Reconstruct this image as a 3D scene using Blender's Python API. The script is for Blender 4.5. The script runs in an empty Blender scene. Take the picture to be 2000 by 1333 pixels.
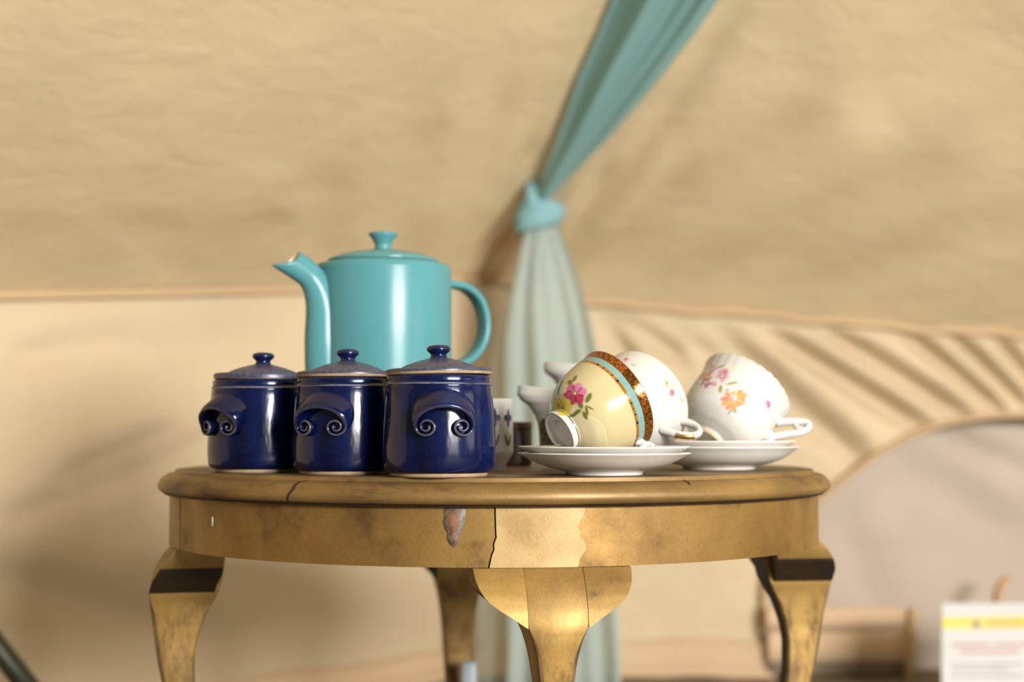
import bpy, bmesh, math, random
import numpy as np
from mathutils import Vector, Matrix, noise

random.seed(4)
sc = bpy.context.scene
col = sc.collection

# ------------------------------------------------------------------ camera
F = 2860.0            # focal length in pixels of the 2000 x 1333 frame
HZ = 838.0            # image row of the horizon
CAM = Vector((0.0, -1.45, 0.44))
TH = math.atan((HZ - 666.5) / F)
FW = Vector((0, math.cos(TH), math.sin(TH)))
UP = Vector((0, -math.sin(TH), math.cos(TH)))
cam_data = bpy.data.cameras.new('camera')
cam = bpy.data.objects.new('camera', cam_data)
col.objects.link(cam)
cam.location = CAM
cam.rotation_euler = (math.pi / 2 + TH, 0, 0)
cam_data.sensor_width = 36.0
cam_data.lens = F / 2000.0 * 36.0
cam_data.clip_start = 0.02
cam_data.dof.use_dof = True
cam_data.dof.focus_distance = 1.165
cam_data.dof.aperture_fstop = 3.3
sc.camera = cam

# ------------------------------------------------------------------ world, lights, exposure
sc.view_settings.view_transform = 'Standard'
sc.view_settings.look = 'None'
sc.view_settings.gamma = 1.0
sc.view_settings.use_curve_mapping = False
sc.view_settings.exposure = 0.06
w = bpy.data.worlds.new('overcast_sky')
sc.world = w
w.use_nodes = True
bg = w.node_tree.nodes['Background']
bg.inputs[0].default_value = (1.0, 0.96, 0.90, 1)
bg.inputs[1].default_value = 0.19


def area(name, loc, target, sx, sy, power, color):
    d = bpy.data.lights.new(name, 'AREA')
    d.shape = 'RECTANGLE'
    d.size = sx
    d.size_y = sy
    d.energy = power
    d.color = color
    o = bpy.data.objects.new(name, d)
    col.objects.link(o)
    o.location = loc
    o.rotation_euler = (Vector(target) - Vector(loc)).to_track_quat('-Z', 'Y').to_euler()
    return o


area('doorway_sky_light', (1.85, -3.25, 1.17), (0.0, 0.3, 0.5), 1.15, 0.65, 262, (1.0, 0.97, 0.93))
area('doorway_ground_light', (1.85, -3.25, 0.50), (0.0, 0.1, 0.5), 1.2, 0.66, 15, (1.0, 0.97, 0.93))
area('side_opening_daylight', (2.9, -1.45, 0.75), (0.0, 0.1, 0.5), 1.1, 0.8, 10, (1.0, 0.97, 0.93))


# ------------------------------------------------------------------ helpers
def P(x, y, d):
    """point on the sight line of photo pixel (x, y), d metres in front of the camera along Y"""
    v = FW * F + UP * (666.5 - y) + Vector((x - 1000.0, 0, 0))
    return CAM + v * (d / v.y)


def project(a):
    q = np.asarray(a, float) - np.array(CAM)
    zf = q @ np.array(FW)
    return 1000 + F * q[:, 0] / zf, 666.5 - F * (q @ np.array(UP)) / zf


def interp(x, pts):
    return float(np.interp(x, [p[0] for p in pts], [p[1] for p in pts]))


def tag(o, label=None, cat=None, group=None, kind=None):
    if label: o['label'] = label
    if cat: o['category'] = cat
    if group: o['group'] = group
    if kind: o['kind'] = kind
    return o


def empty(name, loc=(0, 0, 0), rot=None):
    o = bpy.data.objects.new(name, None)
    col.objects.link(o)
    o.empty_display_size = 0.02
    o.location = loc
    if rot: o.rotation_euler = rot
    return o


def make(name, verts, faces, mats, parent=None, smooth=True, midx=None):
    me = bpy.data.meshes.new(name)
    me.from_pydata([tuple(v) for v in verts], [], faces)
    if not isinstance(mats, (list, tuple)): mats = [mats]
    for m in mats: me.materials.append(m)
    if midx is not None:
        me.polygons.foreach_set('material_index', midx)
    me.polygons.foreach_set('use_smooth', [smooth] * len(me.polygons))
    bm = bmesh.new()
    bm.from_mesh(me)
    bmesh.ops.recalc_face_normals(bm, faces=bm.faces)
    bm.to_mesh(me)
    bm.free()
    me.update()
    o = bpy.data.objects.new(name, me)
    col.objects.link(o)
    if parent: o.parent = parent
    return o


def sharpen(o, deg=40):
    me = o.data
    bm = bmesh.new()
    bm.from_mesh(me)
    for e in bm.edges:
        if len(e.link_faces) == 2 and e.calc_face_angle(0) > math.radians(deg):
            e.smooth = False
    bm.to_mesh(me)
    bm.free()
    return o


def smooth_curve(pts, n):
    """Catmull-Rom through pts (tuples of any dimension), n samples per span"""
    pts = [np.array(p, float) for p in pts]
    out = []
    for i in range(len(pts) - 1):
        p1, p2 = pts[i], pts[i + 1]
        p0 = pts[i - 1] if i > 0 else 2 * p1 - p2
        p3 = pts[i + 2] if i + 2 < len(pts) else 2 * p2 - p1
        for k in range(n):
            t = k / n
            out.append(0.5 * ((2 * p1) + (-p0 + p2) * t + (2 * p0 - 5 * p1 + 4 * p2 - p3) * t * t
                              + (-p0 + 3 * p1 - 3 * p2 + p3) * t ** 3))
    out.append(pts[-1])
    return out


def lathe(profile, seg=96, wave=None):
    """closed-of-revolution surface; r = 0 ends become poles"""
    verts, faces, rings = [], [], []
    for i, (r, z) in enumerate(profile):
        if r < 1e-6:
            verts.append((0, 0, z)); rings.append([len(verts) - 1])
        else:
            ring = []
            for k in range(seg):
                a = 2 * math.pi * k / seg
                rr = r * (wave(a, i, z) if wave else 1.0)
                verts.append((rr * math.cos(a), rr * math.sin(a), z))
                ring.append(len(verts) - 1)
            rings.append(ring)
    for a, b in zip(rings, rings[1:]):
        for k in range(seg):
            k2 = (k + 1) % seg
            if len(a) == 1 and len(b) == 1: continue
            if len(a) == 1: faces.append((a[0], b[k], b[k2]))
            elif len(b) == 1: faces.append((a[k], b[0], a[k2]))
            else: faces.append((a[k], b[k], b[k2], a[k2]))
    return verts, faces


def sweep(path, section, side=None, cap=True):
    """path: list of points; section(i, t) -> list of (a, b); side: fixed vector giving the b axis"""
    path = [Vector(p) for p in path]
    n = len(path)
    verts, faces = [], []
    prev = None
    m = None
    for i, p in enumerate(path):
        tan = (path[min(i + 1, n - 1)] - path[max(i - 1, 0)]).normalized()
        if side is not None:
            b = Vector(side)
            b = (b - tan * b.dot(tan)).normalized()
        else:
            ref = prev if prev is not None else (Vector((0, 0, 1)) if abs(tan.z) < .9 else Vector((1, 0, 0)))
            b = (ref - tan * ref.dot(tan)).normalized()
            prev = b
        a = b.cross(tan).normalized()
        s = section(i, i / (n - 1))
        m = len(s)
        for (u, v) in s:
            verts.append(p + a * u + b * v)
    for i in range(n - 1):
        for k in range(m):
            k2 = (k + 1) % m
            faces.append((i * m + k, i * m + k2, (i + 1) * m + k2, (i + 1) * m + k))
    if cap:
        faces.append(tuple(range(m - 1, -1, -1)))
        faces.append(tuple(range((n - 1) * m, n * m)))
    return verts, faces


def oval(ra, rb, k=16):
    return [(ra * math.cos(2 * math.pi * i / k), rb * math.sin(2 * math.pi * i / k)) for i in range(k)]


def merge(*parts):
    V, Fc = [], []
    for v, f in parts:
        o = len(V)
        V += [tuple(x) for x in v]
        Fc += [tuple(i + o for i in q) for q in f]
    return V, Fc


def grid(fn, nu, nv):
    verts = [fn(i / nu, j / nv) for j in range(nv + 1) for i in range(nu + 1)]
    faces = [(j * (nu + 1) + i, j * (nu + 1) + i + 1, (j + 1) * (nu + 1) + i + 1, (j + 1) * (nu + 1) + i)
             for j in range(nv) for i in range(nu)]
    return verts, faces


def rounded_box(sx, sy, sz, r, seg=3):
    bm = bmesh.new()
    bmesh.ops.create_cube(bm, size=1.0)
    for v in bm.verts:
        v.co = Vector((v.co.x * sx, v.co.y * sy, (v.co.z + .5) * sz))
    bmesh.ops.bevel(bm, geom=list(bm.edges), offset=r, segments=seg, affect='EDGES', profile=.5)
    vs = [v.co.copy() for v in bm.verts]
    bm.verts.index_update()
    fs = [tuple(v.index for v in f.verts) for f in bm.faces]
    bm.free()
    return vs, fs


# ------------------------------------------------------------------ materials
def srgb(r, g, b):
    f = lambda c: (c / 255 / 12.92) if c / 255 <= .04045 else ((c / 255 + .055) / 1.055) ** 2.4
    return (f(r), f(g), f(b), 1)


def new_mat(name):
    m = bpy.data.materials.new(name)
    m.use_nodes = True
    nt = m.node_tree
    return m, nt, nt.nodes['Principled BSDF'], nt.nodes['Material Output']


def nodes_noise(nt, scale, detail=4, rough=.55, stretch=None, coord='Object'):
    tc = nt.nodes.new('ShaderNodeTexCoord')
    n = nt.nodes.new('ShaderNodeTexNoise')
    n.inputs['Scale'].default_value = scale
    n.inputs['Detail'].default_value = detail
    n.inputs['Roughness'].default_value = rough
    if stretch:
        mp = nt.nodes.new('ShaderNodeMapping')
        mp.inputs['Scale'].default_value = stretch
        nt.links.new(tc.outputs[coord], mp.inputs[0])
        nt.links.new(mp.outputs[0], n.inputs[0])
    else:
        nt.links.new(tc.outputs[coord], n.inputs[0])
    return n


def ramp(nt, src, stops):
    r = nt.nodes.new('ShaderNodeValToRGB')
    while len(r.color_ramp.elements) < len(stops): r.color_ramp.elements.new(.5)
    for e, (p, c) in zip(r.color_ramp.elements, stops):
        e.position = p
        e.color = c
    nt.links.new(src, r.inputs[0])
    return r


def mixc(nt, fac, a, b, mode='MIX'):
    m = nt.nodes.new('ShaderNodeMix')
    m.data_type = 'RGBA'
    m.blend_type = mode
    for sock, v in ((m.inputs[0], fac), (m.inputs[6], a), (m.inputs[7], b)):
        if hasattr(v, 'links'): nt.links.new(v, sock)
        else: sock.default_value = v
    return m.outputs[2]


def bump(nt, bsdf, src, strength, dist=.001):
    b = nt.nodes.new('ShaderNodeBump')
    b.inputs['Strength'].default_value = strength
    b.inputs['Distance'].default_value = dist
    nt.links.new(src, b.inputs['Height'])
    nt.links.new(b.outputs[0], bsdf.inputs['Normal'])
    return b


def plain(name, color, rough=.5, metallic=0.0, var=.12, scale=30, bump_s=.05, coat=0.0, stretch=None, spec=.5):
    m, nt, b, out = new_mat(name)
    n = nodes_noise(nt, scale, stretch=stretch)
    dark = tuple(c * (1 - var) for c in color[:3]) + (1,)
    lite = tuple(min(1, c * (1 + var)) for c in color[:3]) + (1,)
    r = ramp(nt, n.outputs['Fac'], [(.3, dark), (.7, lite)])
    nt.links.new(r.outputs[0], b.inputs['Base Color'])
    b.inputs['Roughness'].default_value = rough
    b.inputs['Metallic'].default_value = metallic
    b.inputs['Specular IOR Level'].default_value = spec
    b.inputs['Coat Weight'].default_value = coat
    b.inputs['Coat Roughness'].default_value = .05
    if bump_s: bump(nt, b, n.outputs['Fac'], bump_s)
    return m


def cloth_mat(name, color, trans=.4, alpha=0.0, weave=900, var=.05, wrinkle=.0):
    """woven fabric: diffuse + translucent, optional see-through share for a sheer weave"""
    m, nt, b, out = new_mat(name)
    nt.nodes.remove(b)
    n = nodes_noise(nt, 5, 5)
    dark = tuple(c * (1 - var) for c in color[:3]) + (1,)
    lite = tuple(min(1, c * (1 + var)) for c in color[:3]) + (1,)
    r = ramp(nt, n.outputs['Fac'], [(.3, dark), (.7, lite)])
    d = nt.nodes.new('ShaderNodeBsdfDiffuse')
    t = nt.nodes.new('ShaderNodeBsdfTranslucent')
    nt.links.new(r.outputs[0], d.inputs[0])
    nt.links.new(r.outputs[0], t.inputs[0])
    mx = nt.nodes.new('ShaderNodeMixShader')
    mx.inputs[0].default_value = trans
    nt.links.new(d.outputs[0], mx.inputs[1])
    nt.links.new(t.outputs[0], mx.inputs[2])
    last = mx.outputs[0]
    wv = nodes_noise(nt, weave, 2)
    bp = nt.nodes.new('ShaderNodeBump')
    bp.inputs['Strength'].default_value = .25
    bp.inputs['Distance'].default_value = .0006
    nt.links.new(wv.outputs['Fac'], bp.inputs['Height'])
    nrm = bp
    if wrinkle:
        wn = nodes_noise(nt, 11, 5, .6, stretch=(1, 1, 2.2))
        wn.inputs['Distortion'].default_value = .5
        b2 = nt.nodes.new('ShaderNodeBump')
        b2.inputs['Strength'].default_value = wrinkle
        b2.inputs['Distance'].default_value = .02
        nt.links.new(wn.outputs['Fac'], b2.inputs['Height'])
        nt.links.new(bp.outputs[0], b2.inputs['Normal'])
        nrm = b2
    nt.links.new(nrm.outputs[0], d.inputs['Normal'])
    nt.links.new(nrm.outputs[0], t.inputs['Normal'])
    if alpha:
        tr = nt.nodes.new('ShaderNodeBsdfTransparent')
        m2 = nt.nodes.new('ShaderNodeMixShader')
        m2.inputs[0].default_value = alpha
        nt.links.new(last, m2.inputs[1])
        nt.links.new(tr.outputs[0], m2.inputs[2])
        last = m2.outputs[0]
    nt.links.new(last, out.inputs[0])
    return m


M_CANVAS_ROOF = cloth_mat('roof_canvas', (.71, .575, .36), .16, wrinkle=.19)
M_CANVAS_WALL = cloth_mat('wall_canvas', (.62, .50, .33), .16, wrinkle=.2)
M_HEM = cloth_mat('canvas_hem', (.60, .44, .26), .2)
M_PANEL = cloth_mat('window_mesh_panel', (.50, .42, .34), .16, wrinkle=.15)
M_SKIRT = cloth_mat('mud_skirt', (.62, .46, .30), .2)
M_FLOOR = plain('groundsheet', (.13, .10, .06, 1), .8, var=.25, scale=14, bump_s=.3)
M_SHEER = cloth_mat('teal_chiffon', srgb(150, 194, 198), .35, alpha=.03, weave=600)
M_SHEER_PALE = cloth_mat('teal_chiffon_single', srgb(180, 196, 192), .40, alpha=.10, weave=600)
M_SHEER_THIN = cloth_mat('teal_chiffon_thin', srgb(186, 196, 184), .40, alpha=.60, weave=600)


def gold_mat(name, lite, dark, amount=.5, rough=.43, metal=.58, scale=18, stretch=(1, 1, 1), stain=False):
    """worn gold paint over brown wood"""
    m, nt, b, out = new_mat(name)
    n1 = nodes_noise(nt, scale, 8, .62, stretch=stretch)
    n2 = nodes_noise(nt, 5.5, 5, .6)
    n3 = nodes_noise(nt, 800, 3, .6, stretch=(1, 1, .45))
    mid = tuple(.62 * l + .38 * d for l, d in zip(lite[:3], dark[:3])) + (1,)
    r1 = ramp(nt, n1.outputs['Fac'], [(.33, dark), (.33 + .16 * amount + .04, mid), (.64, lite)])
    r2 = ramp(nt, n2.outputs['Fac'], [(.34, (.55, .48, .42, 1)), (.58, (1, 1, 1, 1))])
    c = mixc(nt, .75, r1.outputs[0], r2.outputs[0], 'MULTIPLY')
    r3 = ramp(nt, n3.outputs['Fac'], [(.36, (.62, .58, .55, 1)), (.5, (1, 1, 1, 1))])
    c = mixc(nt, .38, c, r3.outputs[0], 'MULTIPLY')
    if stain:
        # dark rubbed band where the knee narrows into the shank
        tc = nt.nodes.new('ShaderNodeTexCoord')
        sx = nt.nodes.new('ShaderNodeSeparateXYZ')
        nt.links.new(tc.outputs['Object'], sx.inputs[0])
        mr = nt.nodes.new('ShaderNodeMapRange')
        for i_, v_ in ((1, -.038), (2, -.075), (3, 0.0), (4, 1.0)): mr.inputs[i_].default_value = v_
        nt.links.new(sx.outputs[2], mr.inputs[0])
        n4 = nodes_noise(nt, 70, 7, .7, stretch=(1, 1, .35))
        r4 = ramp(nt, n4.outputs['Fac'], [(.46, (0, 0, 0, 1)), (.66, (.9, .9, .9, 1))])
        ml = nt.nodes.new('ShaderNodeMath')
        ml.operation = 'MULTIPLY'
        nt.links.new(mr.outputs[0], ml.inputs[0])
        nt.links.new(r4.outputs[0], ml.inputs[1])
        c = mixc(nt, ml.outputs[0], c, (.080, .042, .014, 1))
    nt.links.new(c, b.inputs['Base Color'])
    b.inputs['Metallic'].default_value = metal
    rr = ramp(nt, n1.outputs['Fac'], [(.3, (rough + .2,) * 3 + (1,)), (.7, (rough,) * 3 + (1,))])
    nt.links.new(rr.outputs[0], b.inputs['Roughness'])
    bump(nt, b, n3.outputs['Fac'], .12, .0006)
    return m


GOLD_L = (.62, .385, .125, 1)
GOLD_D = (.115, .060, .022, 1)
M_GOLD = gold_mat('worn_gold_paint', (.30, .178, .046, 1), (.15, .082, .022, 1), .4)
M_GOLD_RIM = gold_mat('rim_gold_paint', (.27, .165, .048, 1), (.10, .058, .020, 1), .4, .42, .35, 12, (1, 1, 4))
M_GOLD_TOP = gold_mat('dull_gold_top', (.22, .15, .07, 1), (.07, .045, .025, 1), .6, .42, .35, 10, (1, 3, 3))
M_GOLD_PATCH = gold_mat('bright_gold_patch', (.46, .325, .135, 1), (.36, .24, .09, 1), .2, .55, .15, 12)
M_GOLD_LEG = gold_mat('leg_gold_paint', (.38, .235, .066, 1), (.06, .03, .010, 1), .25, .44, .5, 12, (1, 1, .6), True)
M_DARKWOOD_SHADE = plain('dark_wood_and_shade', (.016, .008, .004, 1), .55, var=.4, scale=60, stretch=(1, 1, .2))  # dark wood, also used as painted shade on the table
M_EDGEWOOD = plain('rubbed_brown_edge', (.10, .055, .02, 1), .5, var=.6, scale=120, stretch=(1, 1, .3))
M_CHIP = plain('exposed_red_wood', (.13, .052, .022, 1), .7, var=.6, scale=90, bump_s=.6)
M_CHIP_EDGE = plain('cracked_glue_edge', (.11, .075, .05, 1), .5, var=.5, scale=260, bump_s=.4)


def glaze_mat():
    m, nt, b, out = new_mat('cobalt_glaze')
    n = nodes_noise(nt, 26, 6, .6, stretch=(1, 1, .25))
    r = ramp(nt, n.outputs['Fac'], [(.30, (.0008, .0012, .008, 1)), (.55, (.0014, .0046, .034, 1)), (.80, (.006, .022, .10, 1))])
    sp = nodes_noise(nt, 900, 2)
    r2 = ramp(nt, sp.outputs['Fac'], [(.60, (0, 0, 0, 1)), (.76, (.5, .5, .5, 1))])
    c = mixc(nt, r2.outputs[0], r.outputs[0], (.012, .03, .11, 1))
    # glaze breaks pale on raised, thin edges
    geo = nt.nodes.new('ShaderNodeNewGeometry')
    rp = ramp(nt, geo.outputs['Pointiness'], [(.55, (0, 0, 0, 1)), (.66, (.6, .6, .6, 1))])
    c = mixc(nt, rp.outputs[0], c, (.33, .30, .28, 1))
    nt.links.new(c, b.inputs['Base Color'])
    b.inputs['Roughness'].default_value = .16
    b.inputs['Specular IOR Level'].default_value = .36
    n2 = nodes_noise(nt, 45, 3, .5, stretch=(1, 1, .3))
    bump(nt, b, n2.outputs['Fac'], .35, .003)
    return m


M_GLAZE = glaze_mat()
M_GLAZE_LID = plain('cobalt_glaze_lid', (.040, .042, .075, 1), .36, var=.45, scale=300, bump_s=.12)
M_GLAZE_EDGE = plain('glaze_broken_edge', (.10, .10, .13, 1), .3, var=.45, scale=220)
M_CLAY = plain('bare_clay', (.32, .22, .13, 1), .75, var=.2, scale=120, bump_s=.2)
M_TEAL = plain('teal_glaze', srgb(74, 130, 136), .26, var=.05, scale=12, bump_s=.01, spec=.20)
M_TEAL_LID = plain('teal_glaze_lid', srgb(74, 128, 130), .22, var=.05, scale=12, bump_s=.01)
M_CREAM = plain('cream_interior', (.78, .66, .48, 1), .35, var=.05)
M_WHITE = plain('white_porcelain', (.50, .49, .465, 1), .16, var=.02, bump_s=0)
M_SAUCER = plain('white_saucer_glaze', (.70, .68, .63, 1), .2, var=.02, bump_s=0)
M_GILT = plain('gilt_edge', (.75, .48, .16, 1), .22, metallic=1.0, var=.15, scale=200)


def painted_mat(name, rough=.12):
    """porcelain whose print is stored as a colour attribute, gilding as a second attribute"""
    m, nt, b, out = new_mat(name)
    a = nt.nodes.new('ShaderNodeVertexColor')
    a.layer_name = 'print'
    g = nt.nodes.new('ShaderNodeAttribute')
    g.attribute_name = 'gilding'
    n = nodes_noise(nt, 150, 2)
    r = ramp(nt, n.outputs['Fac'], [(.3, (.97, .97, .97, 1)), (.7, (1, 1, 1, 1))])
    c = mixc(nt, 1.0, a.outputs['Color'], r.outputs[0], 'MULTIPLY')
    nt.links.new(c, b.inputs['Base Color'])
    nt.links.new(g.outputs['Fac'], b.inputs['Metallic'])
    b.inputs['Roughness'].default_value = rough
    return m


M_PAINTED = painted_mat('painted_porcelain')
M_DARKGLASS = plain('dark_brown_jar', (.035, .014, .008, 1), .5, var=.3)
M_BROWN_LID = plain('brown_lid', (.12, .055, .028, 1), .6, var=.2)
M_POLE = plain('dark_green_metal', (.035, .04, .022, 1), .35, metallic=.3, var=.3, scale=8)
M_GREYPLASTIC = plain('grey_plastic', (.22, .245, .265, 1), .4, var=.05)
M_PAPER = plain('white_card', (.40, .40, .38, 1), .5, var=.02)
M_YELLOW = plain('yellow_print', (.50, .40, .02, 1), .5, var=.03)
M_ORANGE = plain('orange_print', (.46, .28, .02, 1), .5, var=.03)
M_BLACKPRINT = plain('black_print', (.03, .05, .04, 1), .5)
M_REDPRINT = plain('faded_red_print', (.36, .20, .18, 1), .6)
M_GREYPRINT = plain('faded_grey_print', (.25, .25, .23, 1), .6)
M_TOGGLE = plain('tan_leather', (.50, .27, .12, 1), .6)

# ------------------------------------------------------------------ tent: ground, walls, roof
FLOOR_Z = 0.0
APEX = Vector((1.0, -1.15, 2.25))


def left_d(x):
    """depth of the slanting left wall on the sight line of image column x"""
    k = (1000 - x) / F
    t = (2.7 * k - .052) / (1 + .93 * k)
    return 2.7 - .93 * t


EAVE_L = [(-420, 592), (-200, 586), (0, 579), (300, 574), (580, 567), (800, 556), (945, 546)]
EAVE_R = [(945, 546), (1050, 572), (1165, 592), (1350, 607), (1500, 618), (1750, 640), (2000, 656), (2250, 668)]
ARCH = [(1488, 1240), (1492, 1180), (1500, 1115), (1548, 1035), (1610, 968), (1700, 898), (1770, 857), (1830, 832),
        (1915, 816), (2000, 811), (2090, 816), (2250, 850)]


def right_d(x):
    return 2.7 - .06 * (x - 945) / 1000


def eave_point(x):
    if x <= 945: return P(x, interp(x, EAVE_L), left_d(x))
    return P(x, interp(x, EAVE_R), right_d(x))


def seg_dist(px, py, a, b):
    ax, ay = a
    bx, by = b
    dx, dy = bx - ax, by - ay
    L = math.hypot(dx, dy)
    t = ((px - ax) * dx + (py - ay) * dy) / (L * L)
    off = ((px - ax) * dy - (py - ay) * dx) / L
    return t, off


def folds(px, py, lines):
    """soft creases: each line (a, b, width px, depth m) is a groove that fades at both ends"""
    z = 0.0
    for a, b, wd, dep in lines:
        t, off = seg_dist(px, py, a, b)
        if -.25 < t < 1.25:
            e = 1.0
            if t < .15: e = max(0, (t + .25) / .40)
            if t > .85: e = max(0, (1.25 - t) / .40)
            e = e * e * (3 - 2 * e)
            s = off / wd
            z += dep * e * (math.exp(-s * s) - .45 * math.exp(-(s - 1.9) ** 2 / 1.8))
    return z


def crumple(p, amp, s=3.0):
    v = Vector((p.x * s, p.y * s, p.z * s * 1.3))
    return amp * (noise.noise(v) + .5 * noise.noise(v * 2.3) + .25 * noise.noise(v * 5.1))


FOLD_WALL_R = [((1500, 650), (1790, 828), 20, 0.0360), ((1605, 640), (1868, 806), 18, 0.0338), ((1775, 655), (1950, 800), 15, 0.0315),
               ((1862, 660), (1996, 790), 14, 0.0315), ((1400, 640), (1680, 900), 26, 0.0315), ((1950, 670), (2050, 790), 14, 0.0270),
               ((1190, 600), (1330, 700), 20, 0.0315), ((1175, 610), (1260, 760), 22, 0.0270), ((1300, 625), (1560, 830), 24, 0.0225)]
FOLD_ROOF_R = [((1110, 470), (1400, 60), 26, 0.0132), ((1060, 520), (1180, 330), 20, 0.0132), ((1180, 560), (1560, 230), 55, 0.0176),
               ((1330, 590), (1800, 320), 70, 0.0143), ((1500, 610), (1990, 430), 70, 0.0110), ((1700, 200), (1960, 20), 80, 0.0110),
               ((1140, 560), (1330, 330), 30, 0.0110)]
FOLD_ROOF_L = [((880, 520), (985, 190), 34, 0.0110), ((740, 500), (830, 240), 46, 0.0099), ((620, 520), (640, 330), 60, 0.0077),
               ((930, 530), (1040, 270), 22, 0.0110), ((480, 560), (540, 420), 45, 0.0066), ((330, 560), (300, 430), 60, 0.0066)]
FOLD_WALL_L = [((60, 1000), (420, 860), 30, 0.0120), ((120, 930), (330, 840), 24, 0.0100), ((250, 680), (520, 640), 60, 0.0120),
               ((0, 1120), (360, 1230), 40, 0.0100), ((640, 640), (930, 575), 30, 0.0120), ((40, 700), (240, 660), 40, 0.0140)]


def wall_left_fn(u, v):
    x = -420 + u * (945 + 420)
    top = eave_point(x)
    p = Vector((top.x, top.y, top.z * (1 - v) + FLOOR_Z * v))
    if 0 < v < 1:
        yy = HZ - (p.z - CAM.z) * F / (p.y - CAM.y)
        k = min(1, v * 8) * min(1, (1 - v) * 8)
        p = p + Vector((.68, -.73, 0)) * (k * (crumple(p, .006) - folds(x, yy, FOLD_WALL_L) + .012 * math.sin(math.pi * v)))
    return p


wall_left = make('wall_left', *grid(wall_left_fn, 200, 90), M_CANVAS_WALL)
tag(wall_left, kind='structure')


def wall_right_fn(u, v):
    x = 945 + u * (2250 - 945)
    top = eave_point(x)
    d = right_d(x)
    if x < 1488: bot = Vector((top.x, top.y, FLOOR_Z))
    else: bot = P(x, interp(x, ARCH), d)
    p = top.lerp(bot, v)
    if 0 < v < 1:
        yy = HZ - (p.z - CAM.z) * F / (p.y - CAM.y)
        k = min(1, v * 10)
        p = p + Vector((0, 1, 0)) * (k * (crumple(p, .004, 5) + folds(x, yy, FOLD_WALL_R)))
    return p


wall_right = make('wall_right', *grid(wall_right_fn, 300, 120), M_CANVAS_WALL)
tag(wall_right, kind='structure')

# arched window panel set a little behind the canvas, its piped edge in front
window = empty('window_1', P(1990, 1100, 2.66))
tag(window, kind='structure')


def child_world(o, parent):
    """keep world-space mesh coordinates under a parent that is only translated/rotated"""
    o.parent = parent
    bpy.context.view_layer.update()
    o.matrix_parent_inverse = parent.matrix_world.inverted()
    return o


def panel_fn(u, v):
    x = 1470 + u * 780
    top = P(x, 780, 2.715)
    p = Vector((top.x, top.y, top.z * (1 - v) + FLOOR_Z * v))
    yy = HZ - (p.z - CAM.z) * F / (p.y - CAM.y)
    return p + Vector((0, 1, 0)) * (crumple(p, .010, 2.2) + folds(x, yy, [((1820, 840), (2010, 930), 26, .012), ((1760, 900), (1990, 1060), 50, .012), ((1640, 1010), (1700, 1180), 40, .008)]))


child_world(make('window_panel', *grid(panel_fn, 80, 60), M_PANEL), window)
arch_pts = [P(x, y, right_d(x) - .012) for x, y in smooth_curve(ARCH, 8)]
child_world(make('arch_piping', *sweep(arch_pts, lambda i, t: oval(.010, .006, 10)), M_HEM), window)
tp = [P(1946, 1182, 2.60), P(1948, 1160, 2.595), P(1956, 1140, 2.595), P(1968, 1130, 2.60)]
child_world(make('toggle_strap', *sweep([Vector(p) for p in smooth_curve(tp, 5)], lambda i, t: oval(.0105, .006, 12)), M_TOGGLE), window)

# roof panels rising to the apex of the tent
ceiling = empty('ceiling', APEX)
tag(ceiling, kind='structure')


def roof_fn(x0, x1, foldset, amp):
    def fn(u, v):
        x = x0 + u * (x1 - x0)
        e = eave_point(x)
        vv = v ** 1.25
        p = e.lerp(APEX, vv * .985)
        k = min(1, v * 8) * (1 - vv)
        q = p - CAM
        if q.y > .3:
            px = 1000 + F * q.x / q.dot(FW)
            py = 666.5 - F * q.dot(UP) / q.dot(FW)
            dsp = folds(px, py, foldset)
        else:
            dsp = 0
        return p + Vector((0, .6, .8)) * (k * (crumple(p, amp, 3.2) + dsp - .03 * math.sin(math.pi * min(1, v * 1.2))))
    return fn


child_world(make('roof_panel', *grid(roof_fn(-420, 945, FOLD_ROOF_L, .003), 160, 170), M_CANVAS_ROOF), ceiling)
child_world(make('roof_panel', *grid(roof_fn(945, 2250, FOLD_ROOF_R, .0018), 160, 170), M_CANVAS_ROOF), ceiling)
# the rest of the tent round the camera: side and back panels, left open at the doorway and the side opening
el = eave_point(-420)
er = eave_point(2250)
ring = [el, Vector((-1.95, -1.2, .66))]
for a, b in zip(ring, ring[1:]):
    child_world(make('roof_panel', *grid(lambda u, v, a=a, b=b: a.lerp(b, u).lerp(APEX, v * .985), 12, 12), M_CANVAS_ROOF), ceiling)
ring_r = [er, Vector((2.5, .55, .66)), Vector((3.25, -.3, .66))]
for a, b in zip(ring_r, ring_r[1:]):
    child_world(make('roof_panel', *grid(lambda u, v, a=a, b=b: a.lerp(b, u).lerp(APEX, v * .985), 12, 12), M_CANVAS_ROOF), ceiling)


def side_wall(name, pts):
    parts = []
    for p, q in zip(pts, pts[1:]):
        parts.append(grid(lambda u, v, p=p, q=q: Vector((p.x + (q.x - p.x) * u, p.y + (q.y - p.y) * u, (p.z + (q.z - p.z) * u) * (1 - v))), 6, 4))
    tag(make(name, *merge(*parts), M_CANVAS_WALL), kind='structure')


side_wall('wall_side', ring)
side_wall('wall_back', ring_r)

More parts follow.
